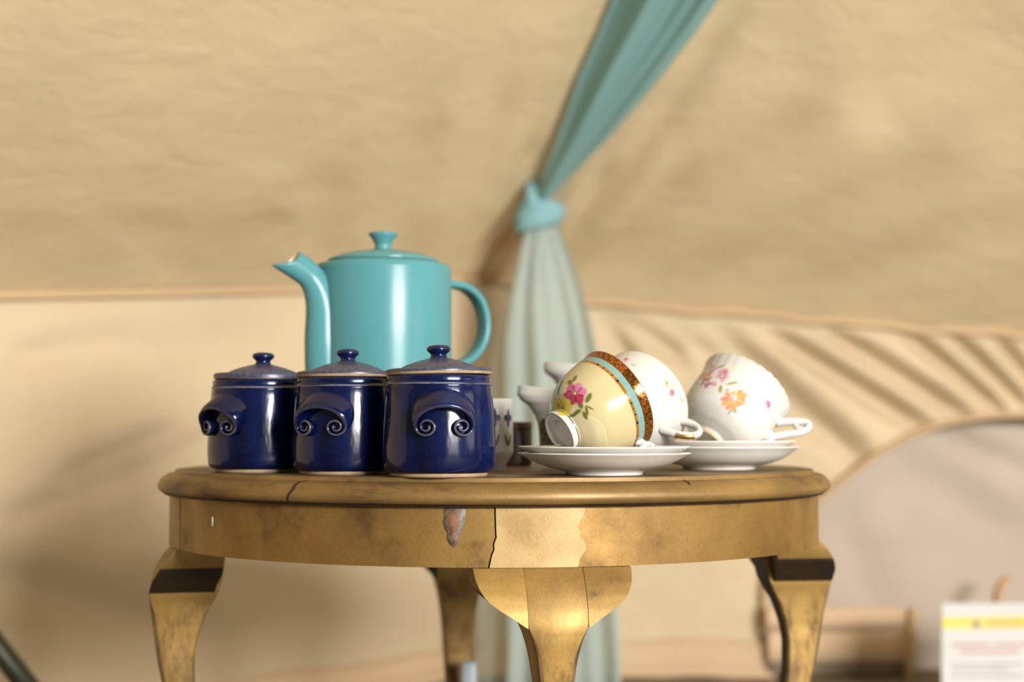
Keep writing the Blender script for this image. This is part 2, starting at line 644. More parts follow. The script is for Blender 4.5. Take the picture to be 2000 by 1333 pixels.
# eave hems, corner seam, mud skirt, window sill
hem = [eave_point(x) + Vector((.006, -.010, 0)) for x in np.linspace(-400, 945, 60)]
tag(make('trim_1', *sweep(hem, lambda i, t: oval(.0035, .0065, 8), side=(0, 0, 1)), M_HEM), kind='structure')
hem = [eave_point(x) + Vector((0, -.012, .002 * math.sin(x / 37.0) + .0015 * math.sin(x / 17.0))) for x in np.linspace(945, 2240, 90)]
tag(make('trim_2', *sweep(hem, lambda i, t: oval(.0040, .0078, 8), side=(0, 0, 1)), M_HEM), kind='structure')
C0 = eave_point(945)
ridge = [C0.lerp(APEX, t) + Vector((0, -.010, -.009)) for t in np.linspace(0, .6, 30)]
tag(make('trim_3', *sweep(ridge, lambda i, t: [(-.017, -.002), (.017, -.002), (.017, .002), (-.017, .002)], side=(0, -.6, -.8)), M_HEM), kind='structure')


def skirt(x0, x1, zt, off):
    def fn(u, v):
        x = x0 + u * (x1 - x0)
        e = eave_point(x)
        nrm = Vector((.68, -.73, 0)) if x < 945 else Vector((0, -1, 0))
        prof = [(.000, zt), (.012, zt - .004), (.014, zt * .6), (.020, zt * .35), (.045, .006), (.05, 0.0)]
        i = min(len(prof) - 1, int(round(v * (len(prof) - 1))))
        o, z = prof[i]
        p = Vector((e.x, e.y, z + .003 * math.sin(x / 41.0)))
        return p + nrm * (o + off)
    return grid(fn, 60, 5)


tag(make('baseboard_left', *skirt(-420, 944, .046, .004), M_SKIRT), kind='structure')
tag(make('baseboard_right', *skirt(946, 1496, .060, .004), M_SKIRT), kind='structure')
sill = empty('trim_4', P(1640, 1330, 2.6))
tag(sill, kind='structure')
zs = [P(1640, yy, 2.62).z for yy in (1188, 1232, 1296)]


def strip(x0, x1, z0, z1, d, th):
    def fn(u, v):
        p = P(x0 + u * (x1 - x0), 1250, d)
        prof = [(0, z0), (th, z0 - .003), (th * 1.15, (z0 + z1) / 2), (th, z1 + .003), (0, z1)]
        o, z = prof[int(round(v * 4))]
        return Vector((p.x, p.y - o, z))
    return grid(fn, 24, 4)


child_world(make('sill_band', *strip(1496, 1788, zs[0], zs[1], 2.63, .012), M_SKIRT), sill)
child_world(make('sill_band', *strip(1500, 1784, zs[1] - .002, zs[2], 2.63, .009), M_SKIRT), sill)
child_world(make('sill_base', *strip(1500, 1776, zs[2], .001, 2.63, .005), M_FLOOR), sill)
e0, e1 = P(1786, 1190, 2.605), P(1774, 1345, 2.605)
child_world(make('sill_end', *sweep([e0, e0.lerp(e1, .5), e1], lambda i, t: oval(.007, .008, 8)), M_HEM), sill)

tag(make('floor', *grid(lambda u, v: Vector((-3.2 + 7 * u, -4.4 + 6.2 * v, FLOOR_Z)), 4, 4), M_FLOOR), kind='structure')

# ------------------------------------------------------------------ table
TOP = 0.402
TC = Vector((-.0168, 0, 0))
D0 = 1.45
R_APRON, R_RIM, R_FLAT = .312, .3236, .3075
table = empty('side_table', (TC.x, 0, 0))
tag(table, 'round gold-painted wooden table with worn chipped paint and curved cabriole legs', 'table')
prof = [(0, 0), (.15, 0), (R_FLAT - .004, 0), (R_FLAT, -.0004), (R_FLAT + .0008, -.0034), (R_FLAT + .0035, -.0040),
        (R_FLAT + .0075, -.0044), (R_FLAT + .0115, -.0068), (R_FLAT + .0146, -.0105), (R_RIM, -.0145), (R_RIM - .0006, -.0178),
        (R_RIM - .003, -.0202), (R_RIM - .0045, -.0206), (R_RIM - .006, -.0225), (R_APRON - .012, -.0228), (0, -.0228)]
tv, tf = lathe([(r, z + TOP) for r, z in prof], 220)
top = make('tabletop', tv, tf, [M_GOLD_TOP, M_DARKWOOD_SHADE, M_GOLD_RIM], table)
for pg in top.data.polygons:
    zc_ = pg.center.z - TOP
    rc_ = math.hypot(pg.center.x, pg.center.y)
    if rc_ > R_FLAT - .003: pg.material_index = 2
    if zc_ < -.0208 or (zc_ < -.0196 and rc_ > .31): pg.material_index = 1  # dark underside and lower rim: dark paint plus a painted shadow line
sharpen(top, 50)


def phi_at(x, r=R_APRON):
    """angle from the front of the table (to the right positive) of image column x"""
    lo, hi = -1.2, 1.2
    f = lambda ph: 1000 + F * (TC.x + r * math.sin(ph)) / (D0 - r * math.cos(ph))
    for _ in range(50):
        mid = (lo + hi) / 2
        if f(mid) < x: lo = mid
        else: hi = mid
    return (lo + hi) / 2


def on_apron(ph, z, r):
    return Vector((r * math.sin(ph), -r * math.cos(ph), TOP + z))


AZ0, AZ1 = -.0224, -.0692
EDGE_L = [(0, 967), (.35, 968), (.5, 969), (.62, 964), (.7, 965), (.8, 960), (1, 955)]
EDGE_R = [(0, 1143), (.15, 1139), (.22, 1132), (.36, 1127), (.42, 1132), (.5, 1131), (.62, 1143), (.72, 1144), (.8, 1136), (.86, 1131), (1, 1128)]


def apron_panel(name, phL, phR, r, mat, nu, th=.0026):
    nv = 30
    V, Fc = [], []
    for j in range(nv + 1):
        v = j / nv
        a, b = phL(v), phR(v)
        z = AZ0 + (AZ1 - AZ0) * v
        for i in range(nu + 1):
            V.append(on_apron(a + (b - a) * i / nu, z, r))
    for j in range(nv + 1):
        v = j / nv
        a, b = phL(v), phR(v)
        z = AZ0 + (AZ1 - AZ0) * v
        for i in range(nu + 1):
            V.append(on_apron(a + (b - a) * i / nu, z, r - th))
    W = nu + 1
    o = W * (nv + 1)
    for j in range(nv):
        for i in range(nu):
            q = j * W + i
            Fc.append((q, q + 1, q + W + 1, q + W))
            Fc.append((o + q, o + q + W, o + q + W + 1, o + q + 1))
    for j in range(nv):
        q = j * W
        Fc.append((q, q + W, o + q + W, o + q))
        q = j * W + nu
        Fc.append((q, o + q, o + q + W, q + W))
    for i in range(nu):
        Fc.append((i, o + i, o + i + 1, i + 1))
        q = nv * W + i
        Fc.append((q, q + 1, o + q + 1, o + q))
    return sharpen(make(name, V, Fc, mat, table), 50)


seam_l = phi_at(356)
gap = .0022
apron_panel('apron_panel', lambda v: seam_l, lambda v: phi_at(interp(v, EDGE_L)) - gap, R_APRON, M_GOLD, 60)
p = apron_panel('apron_panel', lambda v: phi_at(interp(v, EDGE_L)) + gap * .8, lambda v: phi_at(interp(v, EDGE_R)), R_APRON + .0006, M_GOLD_PATCH, 24)
tag(p, 'bright unworn gold patch with a jagged right edge')
apron_panel('apron_panel', lambda v: phi_at(interp(v, EDGE_R)) + .0004, lambda v: math.radians(93 + 2 * v), R_APRON, M_GOLD, 60)
apron_panel('apron_panel', lambda v: math.radians(95.5), lambda v: math.radians(210), R_APRON, M_GOLD, 40)
apron_panel('apron_panel', lambda v: math.radians(210.5), lambda v: 2 * math.pi + seam_l - .004, R_APRON + .0004, M_GOLD, 50)
rb = R_APRON - .0035
v, f = lathe([(rb, TOP + AZ0), (rb, TOP + AZ1 + .0005), (rb - .016, TOP + AZ1 + .0005), (rb - .016, TOP + AZ0)], 120)
make('apron_core', v, f, M_DARKWOOD_SHADE, table)


def decal(name, outline, r, mat, th=.0007, parent=table, inner=.72):
    """small raised flake on the apron, outline in photo pixels"""
    cx = sum(p[0] for p in outline) / len(outline)
    cy = sum(p[1] for p in outline) / len(outline)

    def w(x, y, rr):
        ph = phi_at(x)
        d = D0 - R_APRON * math.cos(ph)
        z = CAM.z - (y - HZ) * d / F
        return Vector((rr * math.sin(ph), -rr * math.cos(ph), z))
    V = [w(x, y, r - .0004) for x, y in outline]
    V += [w(cx + (x - cx) * inner, cy + (y - cy) * inner, r + th) for x, y in outline]
    V.append(w(cx, cy, r + th * .5))
    n = len(outline)
    Fc = []
    for i in range(n):
        j = (i + 1) % n
        Fc.append((i, j, n + j, n + i))
        Fc.append((n + i, n + j, 2 * n))
    return make(name, V, Fc, mat, parent)


drip = [(866, 990), (868, 1003), (865, 1018), (869, 1032), (874, 1040), (873, 1051), (878, 1063), (885, 1070), (892, 1066),
        (897, 1054), (899, 1044), (906, 1034), (909, 1020), (912, 1003), (911, 990)]
tag(decal('chipped_flake', drip, R_APRON, M_CHIP_EDGE, .0009, inner=.90), 'reddish brown scar where paint has flaked')
decal('bare_spot', [(876, 996), (874, 1015), (879, 1035), (883, 1056), (887, 1052), (890, 1040), (896, 1030), (897, 1012), (893, 1002), (890, 994)], R_APRON + .0007, M_CHIP, .0006)
make_st = decal('staple', [(417.5, 1008), (417.5, 1018), (418, 1028), (419.4, 1028), (419.4, 1018), (419.4, 1008)], R_APRON + .0003, M_PAPER, .0006)


def rim_crack(x0, pts):
    """dark split across the moulded edge"""
    V, Fc = [], []
    for k, (dx, r, z) in enumerate(pts):
        ph = phi_at(x0 + dx, R_RIM)
        wd = .0017 * (1 - .55 * abs(2 * k / (len(pts) - 1) - 1))
        for s in (-1, 1):
            V.append((r * math.sin(ph + s * wd / r * 1.0), -r * math.cos(ph + s * wd / r), TOP + z))
    for k in range(len(pts) - 1):
        Fc.append((2 * k, 2 * k + 1, 2 * k + 3, 2 * k + 2))
    return make('rim_crack', V, Fc, M_DARKWOOD_SHADE, table)


rp = [(r + .0003, z + .0002) for r, z in prof[4:12]]
rim_crack(566, [(14 - 20 * k / 7 + (3 if k == 4 else 0), r, z) for k, (r, z) in enumerate(rp)])
rim_crack(1352, [(4 - 8 * k / 7, r, z) for k, (r, z) in enumerate(rp)][:4])

# legs
LEG_OUT = [(0, .000), (-.004, .0035), (-.011, .0100), (-.020, .0158), (-.031, .0205), (-.043, .0228), (-.055, .0222), (-.070, .0198), (-.085, .0175),
           (-.109, .0140), (-.130, .0095), (-.165, .001), (-.20, -.007), (-.24, -.012), (-.275, -.010), (-.30, .004), (-.315, .012), (-.3328, .0145)]
LEG_IN = [(0, -.046), (-.025, -.044), (-.043, -.040), (-.055, -.034), (-.065, -.0285), (-.085, -.022), (-.104, -.0185), (-.13, -.0190), (-.165, -.024),
          (-.20, -.031), (-.24, -.035), (-.275, -.035), (-.30, -.034), (-.3328, -.034)]
LEG_W = [(0, .0233), (-.0425, .0233), (-.047, .0218), (-.0525, .0195), (-.060, .0176), (-.0723, .0153), (-.089, .0133), (-.13, .0118), (-.20, .0110), (-.26, .0110), (-.30, .016), (-.315, .0185), (-.3328, .0185)]


def prof_at(tab, z):
    t = sorted(tab)
    return float(np.interp(z, [a[0] for a in t], [a[1] for a in t]))


def deep(z, zs):
    """height in the profile tables for a leg whose knee is zs times as tall"""
    lim = .15
    if -z < lim: return z / zs
    return -(lim / zs + (-z - lim) / (.3328 - lim) * (.3328 - lim / zs))


def leg_local(zs=1.0, ws=1.0):
    """leg post in its own frame: x = tangential, y = radial outward from the apron, z down from the apron"""
    zs_ = [-.3328 * (k / 70) ** 1.15 for k in range(71)]
    V, Fc, mi = [], [], []
    for z in zs_:
        zz_ = deep(z, zs)
        wd, ro, ri = prof_at(LEG_W, zz_) * ws, prof_at(LEG_OUT, zz_), prof_at(LEG_IN, zz_)
        c = .0007 if zz_ > -.043 else min(.0035, .0007 + (-.043 - zz_) * .12)
        ring = [(-wd + c, ro), (0, ro + .0008), (wd - c, ro), (wd - c * .3, ro - c * .3), (wd, ro - c), (wd, (ro + ri) / 2), (wd, ri + c * .6), (wd - c * .6, ri),
                (0, ri - .0004), (-wd + c * .6, ri), (-wd, ri + c * .6), (-wd, (ro + ri) / 2), (-wd, ro - c), (-wd + c * .3, ro - c * .3)]
        V += [(x, y, z) for x, y in ring]
    m = 14
    for i in range(len(zs_) - 1):
        for k in range(m):
            Fc.append((i * m + k, (i + 1) * m + k, (i + 1) * m + (k + 1) % m, i * m + (k + 1) % m))
            mi.append(1 if 7 <= k <= 8 else (2 if k in (2, 3, 12, 13) and deep(zs_[i], zs) < -.0425 else 0))
    Fc.append(tuple(range(m))); mi.append(1)
    Fc.append(tuple(range((len(zs_) - 1) * m, len(zs_) * m))); mi.append(1)
    return V, Fc, mi


EAR = [(0, -.0435), (.004, -.0410), (.012, -.0355), (.021, -.0300), (.030, -.0230), (.0345, -.0165), (.0372, -.0100), (.0384, -.0045), (.0388, -.0006)]


def ear_local(s, zs=1.0, ws=1.0):
    """curved bracket glued to the side of the post"""
    pts = smooth_curve(EAR, 4)
    V, Fc, mi = [], [], []
    nz = 12
    for (t, zb) in pts:
        row_o, row_i = [], []
        for k in range(nz + 1):
            z = float(zb) * zs * k / nz
            ro, ri = prof_at(LEG_OUT, z / zs), prof_at(LEG_IN, z / zs)
            sag = t * t / (2 * R_APRON)
            V.append((s * (.0234 * ws + t), ro + .0004 - sag, z))
        for k in range(nz + 1):
            z = float(zb) * zs * (nz - k) / nz
            ri = prof_at(LEG_IN, z / zs)
            V.append((s * (.0235 * ws + t), ri + .004 - t * t / (2 * R_APRON), z))
    m = 2 * (nz + 1)
    for i in range(len(pts) - 1):
        for k in range(m):
            Fc.append((i * m + k, (i + 1) * m + k, (i + 1) * m + (k + 1) % m, i * m + (k + 1) % m))
            mi.append(0 if k < nz or (k in (nz, 2 * nz + 1) and float(pts[i][0]) > .0335) else 1)  # end face gold as if lit; underside dark for wood and painted shade
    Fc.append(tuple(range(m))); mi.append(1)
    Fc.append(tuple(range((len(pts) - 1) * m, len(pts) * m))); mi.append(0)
    return V, Fc, mi


for k, az in enumerate((9.0, 97.0, 189.0, 283.0)):
    az = math.radians(az)
    zs_leg, ws_leg = (1.55, 1.22) if k == 2 else (1.0, 1.0)
    lv, lf, lmi = leg_local(zs_leg, ws_leg)
    leg = make('leg', lv, lf, [M_GOLD_LEG, M_GOLD_LEG if k == 2 else M_DARKWOOD_SHADE, M_EDGEWOOD], table, True, lmi)  # inner face: gold where light reaches the back leg, shade-dark on the others
    sharpen(leg, 35)
    # local y (radial) -> outward; local x -> along the apron
    out = Vector((math.sin(az), -math.cos(az), 0))
    tanv = Vector((math.cos(az), math.sin(az), 0))
    rl = R_APRON - (.0055 if k == 3 else .0008)
    M = Matrix(((tanv.x, out.x, 0, out.x * rl), (tanv.y, out.y, 0, out.y * rl), (0, 0, 1, TOP + AZ1 - .0003), (0, 0, 0, 1)))
    leg.matrix_local = M
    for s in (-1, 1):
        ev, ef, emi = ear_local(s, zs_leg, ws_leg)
        ear = make('bracket', ev, ef, [M_GOLD_LEG, M_DARKWOOD_SHADE], leg, True, emi)
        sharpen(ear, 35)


# ------------------------------------------------------------------ canisters
def on_top(x, d, z=0.0):
    """point on the tabletop under image column x at depth d"""
    v = P(x, 900, d)
    return Vector((v.x, v.y, TOP + z))


def canister(x, d, k, handle_az, lid_tilt, lid_shift, label, clay_rim=True):
    s = k * 1.176 / F                        # metres per pixel of the right-hand pot
    t = empty('lidded_canister', on_top(x, d))
    tag(t, label, 'canister', 'blue stoneware canisters')
    foot = [(0, .0), (91, .0), (94.5, 2), (95.5, 6), (96, 8), (60, 10), (0, 10)]
    make('foot', *lathe([(r * s, z * s) for r, z in foot], 96), M_CLAY, t)
    body = [(0, 7), (95, 7), (101, 8.5), (105.5, 12), (108.5, 19), (110, 30), (111, 45), (110.5, 70), (109, 100), (107, 130), (105, 155), (103.6, 174), (102.6, 177), (104.0, 178.5),
            (103.8, 180), (102.3, 181.5), (101.8, 186), (101.6, 192), (100.4, 195), (97, 196), (93.5, 194), (93, 180), (96, 150), (98, 60), (90, 22), (0, 20)]
    bv, bf = lathe([(r * s, z * s) for r, z in body], 128, lambda a, i, z: 1 + .004 * math.sin(2 * a + d * 40) + .002 * math.sin(5 * a))
    make('body', bv, bf, M_GLAZE, t)
    # worn pale glaze line below the lip
    ln = [(103.9, 177.2), (104.5, 178.2), (104.5, 179.2), (103.9, 180.2)]
    make('glaze_line', *lathe([(r * s, z * s) for r, z in ln], 128), M_GLAZE_EDGE, t)
    # lid
    lid = empty('lid', (lid_shift * s, 0, 196.6 * s), (0, lid_tilt, 0))
    lid.parent = t
    fl = [(0, 0), (94, 0), (101, .2), (103, 1.5), (103.4, 6)]
    make('lid_rim', *lathe([(r * s, z * s) for r, z in fl], 96), M_CLAY, lid)
    if clay_rim:
        dome = [(103.5, 5.5), (103.6, 9), (102, 11.5), (96, 13), (76, 13.5), (73, 15.5), (71, 17), (60, 22), (45, 27), (30, 31), (20, 33.5), (0, 34)]
    else:
        dome = [(103.6, 1.5), (104, 9), (102.6, 12), (96, 13.5), (76, 14), (73, 16), (71, 17.5), (60, 22), (45, 27), (30, 31), (20, 33.5), (0, 34)]
    dm = make('lid_dome', *lathe([(r * s, z * s) for r, z in dome], 96), M_GLAZE_LID, lid)
    kn = [(18.5, 32.5), (17, 35), (15.5, 38.5), (16, 42), (20, 45), (23, 48.5), (23.6, 51.5), (22.5, 55), (18, 58), (10, 59.5), (0, 60)]
    make('knob', *lathe([(r * s, z * s) for r, z in kn], 48), M_GLAZE, lid)
    # scroll handle: an arched hood whose two ends roll inward
    half = []
    for i in range(33):                      # spiral end
        a = math.radians(-560 + 560 * i / 32.0)
        rr = 3.5 + 14.0 * (i / 32.0) ** .85
        half.append((-31 - rr * math.cos(a), -14 + rr * math.sin(a) * 1.0))
    arch = []
    for i in range(1, 22):
        u = i / 22.0
        a = math.pi - u * math.pi / 2 * 1.0
        arch.append((48.5 * math.cos(a), -14 + 39 * math.sin(a)))
    left = half + arch
    curve = left + [(0, 25.0)] + [(-x_, y_) for x_, y_ in reversed(left)]
    n = len(curve)
    cz = 110.0                               # centre height of the handle
    V, Fc = [], []
    az = math.radians(handle_az)

    def wrap(hx, hy, outw):
        """tangent-plane pixels -> point around the pot"""
        R = 106.5 + outw
        ph = az + hx / 109.0
        return Vector((R * math.sin(ph) * s, -R * math.cos(ph) * s, (cz + hy) * s))
    ns = len(half)
    m = 8
    for i, (hx, hy) in enumerate(curve):
        q = min(i, n - 1 - i)
        w_arch = max(0.0, min(1.0, (q - ns + 6) / 15.0))            # 0 in the scroll, 1 over the arch
        w_arch = w_arch * w_arch * (3 - 2 * w_arch)
        i0, i1 = max(i - 1, 0), min(i + 1, n - 1)
        tx, ty = curve[i1][0] - curve[i0][0], curve[i1][1] - curve[i0][1]
        L = math.hypot(tx, ty) or 1
        nx, ny = -ty / L, tx / L                                    # outward side of the arch
        if q >= ns and (nx * hx + ny * (hy + 14)) < 0: nx, ny = -nx, -ny
        th = 2.6 + 1.2 * w_arch
        prj = 15 + 11 * w_arch + 4 * min(1, q / 16.0)
        flare = 31 * w_arch
        pr = [(th + flare, -5), (th + flare * .80, 3.0), (th + flare * .50, prj * .42), (th + flare * .22, prj * .80), (th * .5, prj), (-th * .5, prj - .5),
              (-th, prj * .8), (-th, -4)]
        for (o_, w_) in pr:
            V.append(wrap(hx + nx * o_, hy + ny * o_, w_))
    for i in range(n - 1):
        for k2 in range(m - 1):
            Fc.append((i * m + k2, i * m + k2 + 1, (i + 1) * m + k2 + 1, (i + 1) * m + k2))
    Fc.append(tuple(range(m)))
    Fc.append(tuple(range((n - 1) * m, n * m)))
    make('handle', V, Fc, M_GLAZE, t)
    return t


canister(857, 1.176, 1.0, 8, math.radians(-.9), 0, 'dark blue glazed stoneware canister nearest the white cups, its lid sitting askew')
canister(676, 1.236, 1.0, -20, 0, 2, 'dark blue glazed stoneware canister standing between the two others')
canister(508, 1.293, 1.0, -40, math.radians(.6), 4, 'dark blue glazed stoneware canister nearest the left edge of the gold table', clay_rim=False)

# ------------------------------------------------------------------ teapot
TD = 1.427
ts = TD / F
tp0 = on_top(746, TD)
pot = empty('teapot', tp0)
tag(pot, 'turquoise glazed tall teapot with a flared lid knob standing behind the blue canisters', 'teapot')
zt = lambda y: CAM.z + (HZ - y) * ts - TOP          # height above the tabletop at image row y
H = zt(519)
body = [(0, .002), (.058, .002), (.0615, 0.0), (.0645, .002), (.0668, .006), (.0672, .012), (.0672, .06), (.0672, .12), (.0671, H - .006), (.0664, H - .002), (.064, H), (.058, H + .0016),
        (.050, H + .0026), (.048, H + .001), (.047, H - .01), (.06, H - .03), (.06, .012), (0, .01)]
make('body', *lathe(body, 128), M_TEAL, pot)
lid = [(0, H + .001), (.0535, H + .0022), (.0545, H + .0040), (.0535, H + .0058), (.047, H + .0078), (.0455, H + .0088), (.044, H + .0096), (.034, H + .0124), (.022, H + .0142), (.010, H + .0152), (0, H + .0154)]
lid_o = make('lid', *lathe(lid, 96), M_TEAL_LID, pot)
h0 = H + .0148
kh = zt(453) - h0
knob = [(.0088, h0 - .001), (.0082, h0 + .003), (.0080, h0 + .006), (.0090, h0 + kh * .45), (.0115, h0 + kh * .68), (.0138, h0 + kh * .82), (.0144, h0 + kh * .9), (.0138, h0 + kh * .97), (.0118, h0 + kh), (0, h0 + kh * .985)]
kb = make('knob', *lathe(knob, 64), M_TEAL, lid_o)
# spout: rises close to the wall and turns out to an open cut lip
sd = Vector((-math.cos(math.radians(33)), -math.sin(math.radians(33)), 0))
sn = Vector((-sd.y, sd.x, 0))


def sp(r, z): return sd * r + Vector((0, 0, z))


path = smooth_curve([sp(.045, .030), sp(.054, .060), sp(.0590, .090), sp(.0610, .125), sp(.0622, .150), sp(.0680, .169), sp(.0785, .183), sp(.0960, .1955)], 8)
path = [Vector(q) for q in path]
rad = [(0, .022), (.2, .0222), (.4, .0212), (.55, .0192), (.7, .0162), (.85, .0128), (1, .0108)]


def sp_sec(i, t):
    r = interp(t, rad)
    return oval(r * (1.0 if t < .8 else 1.0 + .1 * (t - .8) / .2), r * (.80 + .12 * t), 28)


sv, sf = sweep(path, sp_sec, side=tuple(sn), cap=False)
m = 28
n = len(path)
# cut the mouth: shear the last rings so the lip runs out to a beak
for i in range(n - 7, n):
    k = ((i - (n - 8)) / 7.0) ** 1.4
    for j in range(m):
        v = sv[i * m + j]
        rel = v - path[i]
        outw = rel.dot(sd)
        upw = rel.z
        sv[i * m + j] = v + sd * (.0165 * k * max(0, -upw) / .011) + Vector((0, 0, .0055 * k * max(0, -upw) / .011))
inner = []
for j in range(m):                     # lip thickness and inside
    pass
base = len(sv)
cen = sum((sv[(n - 1) * m + j] for j in range(m)), Vector()) / m
ins = [cen + (sv[(n - 1) * m + j] - cen) * .84 for j in range(m)]
make('spout', sv + ins, sf + [((n - 1) * m + j, (n - 1) * m + (j + 1) % m, base + (j + 1) % m, base + j) for j in range(m)], M_TEAL, pot)
deep = [q + (path[n - 7] - cen) * .9 + (cen - q) * .25 for q in ins]
cp = path[n - 7] * .9 + cen * .1
make('spout_lining', ins + deep + [cp], [(j, (j + 1) % m, m + (j + 1) % m, m + j) for j in range(m)] + [(m + j, m + (j + 1) % m, 2 * m) for j in range(m)], M_CREAM, pot)
# strap handle
hd = -sd
hn = Vector((-hd.y, hd.x, 0))


def hp(r, y): return hd * r + Vector((0, 0, zt(y)))


hpath = [Vector(q) for q in smooth_curve([hp(.063, 549), hp(.076, 547), hp(.094, 553), hp(.108, 574), hp(.115, 605), hp(.116, 640), hp(.110, 672), hp(.098, 697), hp(.080, 712), hp(.064, 717)], 7)]


def strap(i, t):
    a, b = .0040, .0105
    return [(a * math.copysign(abs(math.cos(q)) ** .6, math.cos(q)), b * math.copysign(abs(math.sin(q)) ** .6, math.sin(q))) for q in [2 * math.pi * k / 20 for k in range(20)]]


make('handle', *sweep(hpath, strap, side=tuple(hn)), M_TEAL, pot)


# ------------------------------------------------------------------ saucers
def saucer(center, R, rise, label, foot_z=0.0, name='saucer'):
    s = R / .0708
    fr = .031 * s
    pr = [(0, .0030), (fr - .003, .0030), (fr - .0022, .0004), (fr - .001, 0), (fr + .0004, .0008), (fr + .001, .0032), (fr + .006 * s, .0044), (.046 * s, .0064), (.055 * s, .0096 + .1 * (rise - .018)),
          (.063 * s, .0137 + .5 * (rise - .018)), (.0685 * s, rise - .0013), (.0704 * s, rise - .0004), (.0708 * s, rise), (.0702 * s, rise + .0006), (.067 * s, rise + .0001), (.061 * s, .0151 + .5 * (rise - .018)), (.054 * s, .0114 + .1 * (rise - .018)),
          (.045 * s, .0083), (.036 * s, .0053), (.026 * s, .0047), (0, .0046)]
    o = make(name, *lathe(pr, 144), M_SAUCER)
    o.location = center + Vector((0, 0, foot_z))
    tag(o, label, 'saucer', 'stacked white saucers')
    return o


SA = on_top(1180, 1.207)
SB = on_top(1404, 1.372)
saucer(SA, .0712, .0180, 'lower white saucer of the front stack, under the gold-banded cup')
saucer(SA + Vector((-.0003, 0, 0)), .0706, .0180, 'upper white saucer of the front stack, holding the gold-banded cup', .0052)
saucer(SB, .0752, .0212, 'lower white saucer of the right-hand stack, under the orange-flowered cup')
saucer(SB + Vector((-.002, 0, 0)), .0735, .0212, 'upper white saucer of the right-hand stack, holding the orange-flowered cup', .0053)


